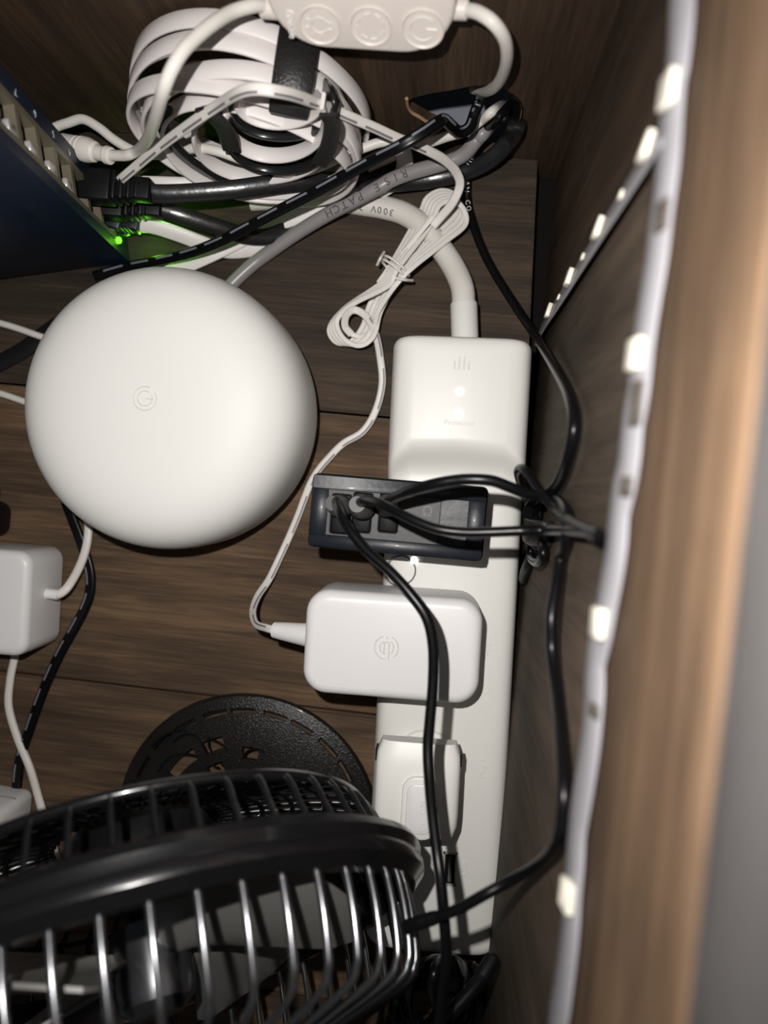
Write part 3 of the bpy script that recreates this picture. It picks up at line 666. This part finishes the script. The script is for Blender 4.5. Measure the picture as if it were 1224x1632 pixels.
# ================================================================== BLACK TWIN CABLE with dashes
bt = thing('twin_cable', 'black flat twin cable with blue-grey dashes slanting over the other cables', 'cable', P(470, 320, 0))
pbt = catmull([Q(765, 150, YB+.012), Q(763, 162, YB-.002), P(757, 180, .046), P(748, 203, .048), P(733, 210, .050), P(720, 201, .056), P(708, 191, .062), P(698, 195, .066), P(673, 212, .069), P(637, 233, .068), P(596, 254, .062), P(547, 281, .054), P(498, 308, .047), P(449, 333, .041), P(396, 361, .034), P(347, 386, .027), P(298, 404, .019), P(249, 416, .011), P(200, 426, .005), P(150, 440, .003)], 8)
strap('jacket', pbt, twin_sect(.00108), 'black', bt, up=(0, -.3, 1), raw=True)
dashes(bt, pbt, .00108, 'dashblue', .022, .014, .0095, .0009, up=(0, -.3, 1), wd=.0008)

# ================================================================== WHITE ROUND POWER CORD behind
wc = thing('white_cable', 'white round cord snaking from behind the switch to the wall hole', 'cable', P(420, 268, 0))
tube('jacket', [P(40, 226, .040), P(86, 204, .040), P(108, 196, .041), P(132, 190, .042), P(157, 203, .042), P(181, 222, .041), P(208, 238, .040), P(232, 246, .040), P(254, 246, .042), P(286, 240, .046), P(318, 236, .050), P(347, 241, .052), P(384, 254, .050), P(421, 267, .047), P(457, 275, .044), P(486, 273, .042), P(510, 265, .041), P(547, 248, .041), P(584, 234, .041), P(612, 226, .041), P(650, 228, .040), P(686, 226, .038), P(712, 218, .036), P(742, 209, .036), P(767, 192, .038), P(788, 175, .042), Q(806, 163, YB+.02)], .0018, 'cordwhite', wc, 12)

# ================================================================== COILED WHITE FLAT CABLE against the back board
co = thing('cable_coil', 'coil of white flat cable leaning on the back board, strapped in black', 'cable coil', P(400, 290, 0))
cb, ct = P(402, 293, .004), Q(402, 66, YB-.012)          # foot on the floor, top leaning on the board
cv = nrm(ct-cb); cu_ = nrm(np.array([1., -.03, 0])-np.dot([1., -.03, 0], cv)*cv); cn = np.cross(cu_, cv); cn = cn if cn[1] < 0 else -cn
cO = (cb+ct)/2; cR = np.linalg.norm(ct-cb)/2
wx = (np.dot(U(598, 190, cO, cn)-cO, cu_)-np.dot(U(217, 190, cO, cn)-cO, cu_))/2
cO = cO+cu_*(np.dot(U(598, 190, cO, cn)-cO, cu_)+np.dot(U(217, 190, cO, cn)-cO, cu_))/2
def coil_loop(rx, ry, ox, oy, off, tilt=0, ph=0, wob=.001, n=26):
    pts = []
    for a in np.linspace(0, 2*math.pi, n+1)[:-1]:
        x = ox+rx*math.cos(a)*math.cos(tilt)-ry*math.sin(a)*math.sin(tilt); y = oy+rx*math.cos(a)*math.sin(tilt)+ry*math.sin(a)*math.cos(tilt)
        pts.append(cO+cu_*x+cv*y+cn*(off+wob*math.sin(2*a+ph)))
    return pts
for k, (fx, fy, ox, oy, off, tl) in enumerate(((.99, .97, 0, 0, -.0055, 0), (.95, .93, -.001, .001, .0015, .05), (.90, .90, .002, .0, .0075, -.06), (.87, .80, -.003, .004, -.002, .09), (.80, .80, .0035, .002, .005, -.12), (.93, .72, -.001, .006, .010, .05), (.78, .66, .004, .002, .012, .02))):
    pts = coil_loop(wx*fx, cR*fy, ox, oy, off, tl, k, .0016)
    strap('loop', pts, flat_sect(.0062, .0014), 'ribbon', co, steps=3, closed=True, up=lambda t, p, T: nrm((p-cO)-np.dot(p-cO, cn)*cn))
sp_ = U(470, 112, cO+cn*.002, cn)
st = [sp_+cv*(.0072*math.cos(a))+cn*(.0140*math.sin(a)) for a in np.linspace(0, 2*math.pi, 21)[:-1]]
strap('strap', st, flat_sect(.0125, .0012), 'velcro', co, steps=3, closed=True, up=lambda t, p, T: nrm(p-sp_))
# black flat cable coiled inside it
bk_ = thing('cable_coil', 'small coil of black flat cable nested in front of the white coil', 'cable coil', P(440, 285, 0))
def px_loop(cx_, cy_, rx, ry, off): return [U(cx_+rx*math.cos(a), cy_-ry*math.sin(a), cO+cn*(off-.026*max(0, math.sin(a))**2), cn) for a in np.linspace(0, 2*math.pi, 23)[:-1]]
def rad_up(c): return lambda t, p, T: nrm((p-c)-np.dot(p-c, cn)*cn)
for cx_, cy_, rx, ry, off in ((452, 168, 84, 46, .0125), (448, 206, 90, 62, .0150)):
    strap('loop', px_loop(cx_, cy_, rx, ry, off), flat_sect(.0050, .0016), 'flatblack', bk_, steps=3, closed=True, up=rad_up(U(cx_, cy_, cO+cn*off, cn)))
strap('loop', [U(446+70*math.cos(a), 152-42*math.sin(a), cO+cn*.014, cn) for a in np.radians(np.linspace(192, 348, 12))], flat_sect(.0056, .0013), 'ribbon', co, steps=3, up=rad_up(U(446, 150, cO+cn*.014, cn)))
for cx_, cy_, rx, ry, off in ((440, 192, 80, 56, .0165), (420, 215, 110, 68, .0120)):
    strap('loop', px_loop(cx_, cy_, rx, ry, off), flat_sect(.0056, .0013), 'ribbon', co, steps=3, closed=True, up=rad_up(U(cx_, cy_, cO+cn*off, cn)))
strap('loop', [U(*q, cO+cn*.012, cn) for q in ((262, 170), (262, 205), (285, 240), (320, 268), (362, 290), (400, 296))], flat_sect(.0052, .0018), 'flatblack', bk_, up=cn)
strap('strap', [U(*q, cO+cn*.0195, cn) for i, q in enumerate(((522, 182), (529, 198), (527, 220), (520, 242), (508, 262)))], flat_sect(.0055, .0012), 'velcro', bk_, up=cn)
strap('strap', [U(*q, cO+cn*.019, cn) for q in ((322, 172), (345, 190), (362, 212), (370, 240))], flat_sect(.0065, .0012), 'velcro', bk_, up=cn)

# ================================================================== LED CONTROLLER on the back board
lc0 = Q(579, 36, YB-.006)
ctl = thing('led_controller', 'warm white pill-shaped three-button light controller fixed high on the back board', 'controller', lc0)
zc_ = nrm([0, -.93, .36]); xc_ = nrm(np.array([1., .0, 0])); yc_ = np.cross(zc_, xc_)
f0 = Q(579, 36, YB-.0125)
wl, wr_ = U(430, 30, f0, zc_), U(724, 48, f0, zc_); bt_ = U(590, 84, f0, zc_)
xc_ = nrm(wr_-wl); xc_ = nrm(xc_-np.dot(xc_, zc_)*zc_); yc_ = np.cross(zc_, xc_)
hwx = np.linalg.norm(wr_-wl)/2; fcn = (wl+wr_)/2; hwy = .0158
fcn = fcn+yc_*(np.dot(bt_-fcn, yc_)+hwy)
cmx = frame(fcn, xc_, yc_, zc_)
bm_obj('body', rounded_slab((-hwx, -hwy, -.0105), (hwx, hwy, 0), hwy*.96, .0016, 10, 3), 'control', ctl, matrix=cmx)
def loc_c(px, py): q = U(px, py, fcn, zc_)-fcn; return float(np.dot(q, xc_)), float(np.dot(q, yc_))
for i, (px, py) in enumerate(((510, 40), (591, 42), (674, 46))):
    x, y = loc_c(px, py); rr = hwx*.235
    btn = lathe('button', [(rr, -.0004), (rr-.0001, .0004), (rr-.0004, .0005), (rr-.0007, .0002), (rr-.0009, .00004), (.0004, .00004)], 'control', ctl, 32, cmx @ Matrix.Translation((x, y, 0)))
    cpt = np.array(cmx @ Vector((x, y, .0001)))
    if i == 2:
        g_mark(btn, cpt, xc_, yc_, .0036, .00030, 'emboss', [(45, 315, 1)])
        tube('icon', [cpt+xc_*.0040, cpt+xc_*.0010], .00030, 'emboss', btn, 6, 1)
    elif i == 1:
        for k in range(8): g_mark(btn, cpt, xc_, yc_, .0038, .00030, 'emboss', [(k*45, k*45+27, 1)])
    else:
        g_mark(btn, cpt, xc_, yc_, .0024, .00026, 'emboss', [(30, 330, 1)])
        tube('icon', [cpt+xc_*.0023-yc_*.001, cpt+xc_*.0036-yc_*.001, cpt+xc_*.0036+yc_*.001, cpt+xc_*.0023+yc_*.001], .00024, 'emboss', btn, 6, 1, raw=True)
        for a in (70, 110, 150, 190, 230, 270): tube('icon', [cpt+(xc_*math.cos(math.radians(a))+yc_*math.sin(math.radians(a)))*k_ for k_ in (.0032, .0043)], .00024, 'emboss', btn, 6, 1, raw=True)
x, y = loc_c(464, 38)
text('lettering', 'Govee', .0032, 'white', ctl, np.array(cmx @ Vector((x, y, .0003))), -yc_, xc_, depth=.0003)
for sgn, px, py in ((-1, 423, 12), (1, 738, 14)):
    e = U(px, py, fcn-zc_*.005, zc_); x_ = np.dot(e-fcn, xc_); y_ = np.dot(e-fcn, yc_)
    b0 = fcn+xc_*(sgn*(hwx-.002))+yc_*y_-zc_*.005; b1 = fcn+xc_*(x_+sgn*.0015)+yc_*y_-zc_*.005
    lathe('strain_relief', [(.0030, 0), (.0029, np.linalg.norm(b1-b0)-.0004), (.0025, np.linalg.norm(b1-b0))], 'control', ctl, 20, axis_frame(b0, b1-b0))
tube('cord', [U(425, 11, fcn-zc_*.005, zc_), Q(405, 9, YB-.010), Q(370, 19, YB-.014), Q(340, 37, YB-.020), Q(312, 60, YB-.026), Q(291, 82, YB-.031), Q(273, 112, YB-.036), Q(259, 148, YB-.040), Q(247, 190, YB-.040), Q(236, 220, YB-.036), P(222, 238, .062), P(204, 247, .058), P(186, 248, .056), P(172, 247, .055)], .0019, 'cordwhite', ctl, 12)
tube('cord', [U(740, 15, fcn-zc_*.005, zc_), Q(762, 20, YB-.010), Q(786, 36, YB-.013), Q(804, 62, YB-.014), Q(808, 92, YB-.013), Q(801, 120, YB-.009), Q(789, 138, YB-.004), Q(772, 146, YB+.004), Q(755, 142, YB+.014)], .0019, 'cordwhite', ctl, 12)
# round plug at the other end of the controller cord
jp = thing('barrel_connector', 'white barrel connector joining the controller cord behind the switch', 'connector', P(150, 245, .045))
j0, j1_ = P(178, 249, .055), P(100, 229, .050); L_ = np.linalg.norm(j1_-j0)
lathe('plug', [(.0016, 0), (.0030, .0004), (.0032, .0022), (.0026, .0030), (.0027, .0068), (.0036, .0076), (.0044, .0105), (.0044, .0128), (.0040, .0130), (.0040, .0136), (.0043, .0138), (.0041, .0150), (.0037, .0152), (.0037, .0158), (.0040, .0160), (.0036, L_)], 'cordwhite', jp, 28, axis_frame(j0, j1_-j0), angle=30)

# ================================================================== LEFT: square adapter and cords
la = thing('power_adapter', 'boxy white adapter with side cord at the left edge, below the router', 'adapter', P(20, 945, 0))
b_tr, b_br, b_tl = P(98, 876, .004), P(80, 1018, .004), P(-90, 862, .004)
lxd = nrm((b_tr-b_tl)*[1, 1, 0]); lyd = np.array([-lxd[1], lxd[0], 0]); lw = np.linalg.norm((b_tr-b_br)*[1, 1, 0])
lm_ = frame([b_tr[0], b_tr[1], 0], lxd, lyd, (0, 0, 1))
bm_obj('body', rounded_slab((-.058, -lw*1.06, .0006), (.0006, .0012, .031), .0062, .0034, 7, 4), 'adapter', la, matrix=lm_)
r0, r1 = P(56, 944, .0165), P(93, 948, .0155)
lathe('strain_relief', [(.0034, -.002), (.0026, .0008), (.0023, .003), (.0022, np.linalg.norm(r1-r0))], 'adapter', la, 18, axis_frame(r0, r1-r0))
strap('cord', [P(88, 948, .0158), P(98, 945, .0155), P(110, 933, .0140), P(126, 905, .0085), P(137, 874, .0045), P(141, 843, .003), P(140, 805, .003), P(150, 770, .003)], flat_sect(.0036, .0026), 'cordwhite', la, up=(0, 0, 1))
strap('cord', [P(34, 990, .006), P(28, 1025, .004), P(22, 1054, .003), P(16, 1085, .003), P(14, 1127, .003), P(28, 1176, .003), P(48, 1225, .004), P(64, 1280, .012), P(79, 1332, .018), P(92, 1375, .016), P(110, 1430, .008)], flat_sect(.0034, .0026), 'cordwhite', la, up=(0, 0, 1))
bl = thing('twin_cable', 'thin black twin cord running down the floor beside the left adapter', 'cable', P(110, 1015, 0))
pl = catmull([P(105, 800, .0024), P(116, 829, .0024), P(130, 866, .0024), P(143, 910, .0024), P(143, 945, .0024), P(133, 973, .0024), P(116, 1005, .0024), P(94, 1045, .0024), P(70, 1098, .0024), P(46, 1165, .0024), P(32, 1210, .0024), P(26, 1260, .0024), P(20, 1320, .0024)], 8)
strap('jacket', pl, twin_sect(.0012), 'black', bl, raw=True)
dashes(bl, pl, .0012, 'dashblue', .03, .012, .008, .0011, wd=.0007)
for lab, pts in (('upper white cord leading from the left edge under the router', [P(-440, 430, .003), P(-200, 462, .003), P(-60, 500, .003), P(0, 515, .004), P(30, 524, .004), P(64, 536, .004), P(120, 555, .003)]), ('lower white cord leading from the left edge under the router', [P(-440, 560, .003), P(-200, 578, .003), P(-60, 610, .003), P(0, 627, .004), P(30, 637, .004), P(80, 655, .004)])):
    o = tube('white_cable', pts, .0015, 'cordwhite'); tag(o, lab, 'cable')
o = strap('flat_cable', [P(-440, 690, .0012), P(-220, 665, .0012), P(-60, 605, .0012), P(0, 578, .0012), P(40, 556, .0012), P(90, 520, .0012), P(150, 490, .0012)], flat_sect(.0075, .0016), 'flatblack'); tag(o, 'black flat cable on the floor passing under the upper white cord', 'cable')
ba = thing('black_adapter', 'rounded black plastic block cut off by the left edge, above the boxy adapter', 'adapter', P(-20, 830, 0))
bm_obj('body', rounded_slab((-.035, -.0155, .0005), (0, 0, .020), .005, .003, 6, 3), 'blackmatte', ba, matrix=frame(P(24, 800, 0)*[1, 1, 0], X_, Y_, (0, 0, 1)))
lathe('cable_stub', [(.003, 0), (.003, .006), (.002, .010)], 'blackmatte', ba, 14, axis_frame(P(-15, 802, .010), (0, 1, 0)))
wbx = thing('power_adapter', 'white adapter block in the lower left corner behind the fan cage', 'adapter', P(0, 1300, 0))
wm = frame(P(57, 1256, 0)*[1, 1, 0], nrm([1, -.03, 0]), nrm([.03, 1, 0]), (0, 0, 1))
bm_obj('body', rounded_slab((-.060, -.050, .0005), (0, 0, .030), .004, .0025, 6, 3), 'adapter', wbx, matrix=wm)
box('seam', (-.058, -.0002, .0125), (-.002, .00015, .0130), 'dash', wbx, matrix=wm)

# ================================================================== FAN
fb = P(391, 1318, .006)*[1, 1, 0]
fan = thing('desk_fan', 'black desk fan with wire cage and round pierced base at the lower left', 'fan', fb)
BR = .0560
# pierced base plate: polar grid with the rim slots and ornament left open
rad = [.004, .010, .016, .021, .026, .031, .036, .041, .0462, .0497, .0518, .0542, BR]
nA = 180
def zprof(r): return .0085-.0045*(r/BR)**3
orn = set()
for i in range(nA):
    a = math.degrees(2*math.pi*(i+.5)/nA)
    if (a % 15) < 12: orn.add((9, i))
for i in range(nA):
    a = math.degrees(2*math.pi*(i+.5)/nA)
    if 108 < a < 122 or 128 < a < 150: orn.add((6, i))
    if 112 < a < 126 or 134 < a < 146: orn.add((4, i))
    if 84 < a < 96: orn.add((5, i))
V, Fc = [], []
for i in range(nA):
    a = 2*math.pi*i/nA
    for r in rad: V.append((fb[0]+r*math.cos(a), fb[1]+r*math.sin(a), zprof(r)))
mR = len(rad)
for i in range(nA):
    j = (i+1) % nA
    for k in range(mR-1):
        if (k, i) not in orn: Fc.append((i*mR+k, i*mR+k+1, j*mR+k+1, j*mR+k))
me = bpy.data.meshes.new('base'); me.from_pydata(V, [], Fc); me.update()
bm = bmesh.new(); bm.from_mesh(me); bmesh.ops.solidify(bm, geom=bm.faces[:], thickness=-.0022)
base = bm_obj('base', bm, 'speckle', fan, True, 40)
tube('rim', [np.array([fb[0]+BR*math.cos(a), fb[1]+BR*math.sin(a), .0040]) for a in np.linspace(0, 2*math.pi, 73)[:-1]], .0018, 'speckle', fan, 10, 1, closed=True)
def orn_px(pts, r=.0005): tube('ornament', [P(x, y, .0092) for x, y in pts], r, 'fanblack', base, 6, 5)
orn_px([(276, 1182), (292, 1172), (310, 1172), (322, 1184), (332, 1204), (340, 1220), (350, 1224)])
orn_px([(332, 1176), (346, 1182), (360, 1192), (368, 1208), (372, 1216), (360, 1222), (346, 1210), (334, 1192), (332, 1176)])
orn_px([(395, 1228), (388, 1214), (392, 1200), (406, 1193), (420, 1198), (425, 1210), (420, 1222)])
orn_px([(252, 1230), (262, 1214), (280, 1204), (300, 1202), (318, 1206)])
orn_px([(240, 1190), (256, 1176), (276, 1166), (300, 1164)])
lathe('foot_ring', [(.050, 0), (.0545, 0), (.0545, .0030), (.050, .0030), (.050, 0)], 'blackmatte', fan, 64, Matrix.Translation((fb[0], fb[1], 0)), caps=(False, False))
# head frame
az, el = math.radians(29.46), math.radians(35.09)
fax = np.array([math.sin(az)*math.cos(el), -math.cos(az)*math.cos(el), math.sin(el)]); fu = nrm(np.cross(fax, [0, 0, 1.])); fv = np.cross(fu, fax)
fC = np.array([-.07159, -.15130, .10918]); FR = .080; FM = frame(fC, fu, fv, fax)
def head_part(name, prof, mat, n=72, closed=True, parent=None, angle=35):
    v, f = lathe_data(prof, n, False, False)
    return mesh_obj(name, [FM @ Vector(p) for p in v], f, mat, parent or fan, True, angle)
# broad ring between the two halves of the cage
ring = head_part('cage_ring', [(FR-.0035, -.0125), (FR+.0035, -.0125), (FR+.0060, -.0110), (FR+.0068, -.0088), (FR+.0060, -.0068), (FR+.0056, -.0060), (FR+.0062, -.0044), (FR+.0058, -.0022), (FR+.0020, .0008), (FR-.0020, .0008), (FR-.0024, -.0020), (FR-.0035, -.0125)], 'fanblack', 96)
ring['label'] = 'broad black ring joining the two halves of the cage'
# front wires
NW = 47; ph0 = math.radians(105.02)
wp = catmull([(FR-.0008, 0, -.0015), (FR-.0016, 0, .009), (FR-.0034, 0, .0185), (FR-.0050, 0, .0222), (FR-.0095, 0, .0255), (FR-.030, 0, .0300), (.036, 0, .0325), (.020, 0, .0335)], 5)
v, f = sweep_data(wp, circ(.00105, 8)); me = bpy.data.meshes.new('cage_wire'); me.from_pydata([tuple(map(float, q)) for q in v], [], f); me.update()
me.materials.append(M['chrome']); me.polygons.foreach_set('use_smooth', [True]*len(me.polygons))
ringw = Matrix.Translation(wloc(ring))
def add_wires(name, me, count, ph, parent):
    inv = Matrix.Translation(wloc(parent)).inverted()
    for k in range(count):
        o = bpy.data.objects.new(name, me); C.objects.link(o); o.parent = parent
        o.matrix_local = inv @ FM @ Matrix.Rotation(ph+2*math.pi*k/count, 4, 'Z')
add_wires('cage_wire', me, NW, ph0, ring)
fronts = head_part('front_cap', [(.0005, .0365), (.018, .0360), (.0215, .0345), (.0215, .0325), (.0005, .0325)], 'fanblack', 40)
# rear cage: rim, rings and ribs
RZ, RRr = -.028, .072
def ring_tube(name, r, z, t, mat, parent, n=72):
    return tube(name, [np.array(FM @ Vector((r*math.cos(a), r*math.sin(a), z))) for a in np.linspace(0, 2*math.pi, n+1)[:-1]], t, mat, parent, 8, 1, closed=True)
rear = ring_tube('rear_cage', RRr, RZ, .0016, 'fanblack', fan)
for r, z in ((.0605, -.0325), (.050, -.0355), (.040, -.0375), (.031, -.039)): ring_tube('cage_hoop', r, z, .0010, 'fanblack', rear)
wp = catmull([(FR-.002, 0, -.011), (FR-.004, 0, -.018), (RRr, 0, RZ), (.058, 0, -.0335), (.040, 0, -.0378), (.026, 0, -.040)], 5)
v, f = sweep_data(wp, circ(.0010, 8)); me = bpy.data.meshes.new('cage_rib'); me.from_pydata([tuple(map(float, q)) for q in v], [], f); me.update()
me.materials.append(M['fanblack']); me.polygons.foreach_set('use_smooth', [True]*len(me.polygons))
add_wires('cage_rib', me, 48, .05, rear)
# motor, hub and blades
head_part('motor_housing', [(.0005, -.046), (.014, -.0455), (.0205, -.043), (.0235, -.038), (.0235, -.030), (.019, -.024), (.006, -.023), (.006, -.010)], 'blackmatte', 40)
hub = head_part('hub', [(.0005, .0125), (.007, .012), (.0105, .009), (.0115, .004), (.0115, -.012), (.0005, -.012)], 'chrome', 32)
def blade(phi):
    V, Fc = [], []; nr, nt = 9, 9
    for i in range(nr):
        r = .0095+(.066-.0095)*i/(nr-1); half = math.radians(np.interp(r, [.009, .03, .05, .062, .066], [18, 33, 38, 32, 20]))
        for k in range(nt):
            t = -1+2*k/(nt-1); a = phi+half*t+.25*(r/.066); V.append(FM @ Vector((r*math.cos(a), r*math.sin(a), -.004+t*half*r*.42+.0025*(1-t*t))))
    for i in range(nr-1):
        for k in range(nt-1): Fc.append((i*nt+k, i*nt+k+1, (i+1)*nt+k+1, (i+1)*nt+k))
    me = bpy.data.meshes.new('blade'); me.from_pydata(V, [], Fc); me.update(); bm = bmesh.new(); bm.from_mesh(me)
    bmesh.ops.solidify(bm, geom=bm.faces[:], thickness=.0012); bm_obj('blade', bm, 'smoke', hub, True, 50)
for k in range(4): blade(math.radians(148+90*k))
# neck: from the base up into the motor housing
lathe('collar', [(.016, .006), (.013, .012), (.010, .016), (.009, .022)], 'fanblack', fan, 32, Matrix.Translation((fb[0], fb[1], 0)))
mq = fC-fax*.034-fv*.018
tube('neck', [np.array([fb[0], fb[1], .012]), np.array([fb[0], fb[1], .03])*[1, 1, 1], .5*np.array([fb[0], fb[1], .03])+.5*mq+np.array([0, .004, -.006]), mq], .0062, 'fanblack', fan, 16)
lathe('tilt_knob', [(.0045, -.004), (.0052, .001), (.0048, .004), (.003, .005)], 'fanblack', fan, 20, axis_frame(mq-fu*.008, -fu))

# ================================================================== odds and ends in the near right corner
o = thing('black_cable', 'short glossy black cord crossing the near right corner below the strip', 'cable', P(740, 1590, 0))
tube('jacket', [P(640, 1700, .10), P(690, 1645, .097), P(725, 1608, .092), P(752, 1578, .088), P(768, 1558, .085)], .0022, 'black', o, 12)
lathe('plug', [(.0020, 0), (.0025, .002), (.0025, .009), (.0016, .010)], 'blackmatte', o, 16, axis_frame(P(762, 1566, .086), P(778, 1540, .082)-P(762, 1566, .086)))
o = thing('cable_tangle', 'black looped cord heaped between the fan and the end of the strip', 'cable', P(700, 1580, 0))
for k, (cx_, cy_, a_, b_, z_) in enumerate(((700, 1590, 48, 60, .05), (715, 1570, 26, 42, .06), (690, 1610, 62, 44, .04), (735, 1600, 30, 36, .03), (672, 1585, 30, 50, .03))):
    tube('cord_loop', [P(cx_+a_*math.cos(t), cy_+b_*math.sin(t), z_+.008*math.sin(2*t+k)) for t in np.linspace(0, 2*math.pi, 15)[:-1]], .0021, 'black', o, 10, 6, closed=True)
strap('tie', [P(755+14*math.cos(t), 1585+40*math.sin(t), .03+.006*math.cos(t)) for t in np.linspace(0, 2*math.pi, 15)[:-1]], flat_sect(.006, .001), 'velcro', o, closed=True)
o = thing('cord_clip', 'small black clip on a thin strip against the side board at the near corner', 'clip', P(790, 1595, 0))
box('jaw', (-.004, -.008, .0), (.004, .008, .018), 'blackmatte', o, bev=.0015, seg=2, matrix=frame(P(793, 1592, 0), nrm([1, -.2, 0]), nrm([.2, 1, 0]), (0, 0, 1)))
tube('rod', [P(778, 1535, .006), P(788, 1580, .006), P(803, 1650, .006)], .0008, 'raw', o, 6, 2)
o = thing('white_plug', 'white plug block under the near end of the strip, partly hidden by black cords', 'plug', P(760, 1610, 0))
bm_obj('body', rounded_slab((-.011, -.020, .0005), (.011, .010, .012), .003, .0015, 5, 2), 'adapter', o, matrix=frame(P(770, 1600, 0)*[1, 1, 0], nrm([1, -.15, 0]), nrm([.15, 1, 0]), (0, 0, 1)))
lathe('pin_cover', [(.003, 0), (.003, .006), (.002, .007)], 'cordwhite', o, 14, axis_frame(P(748, 1560, .008), (0, 1, 0)))
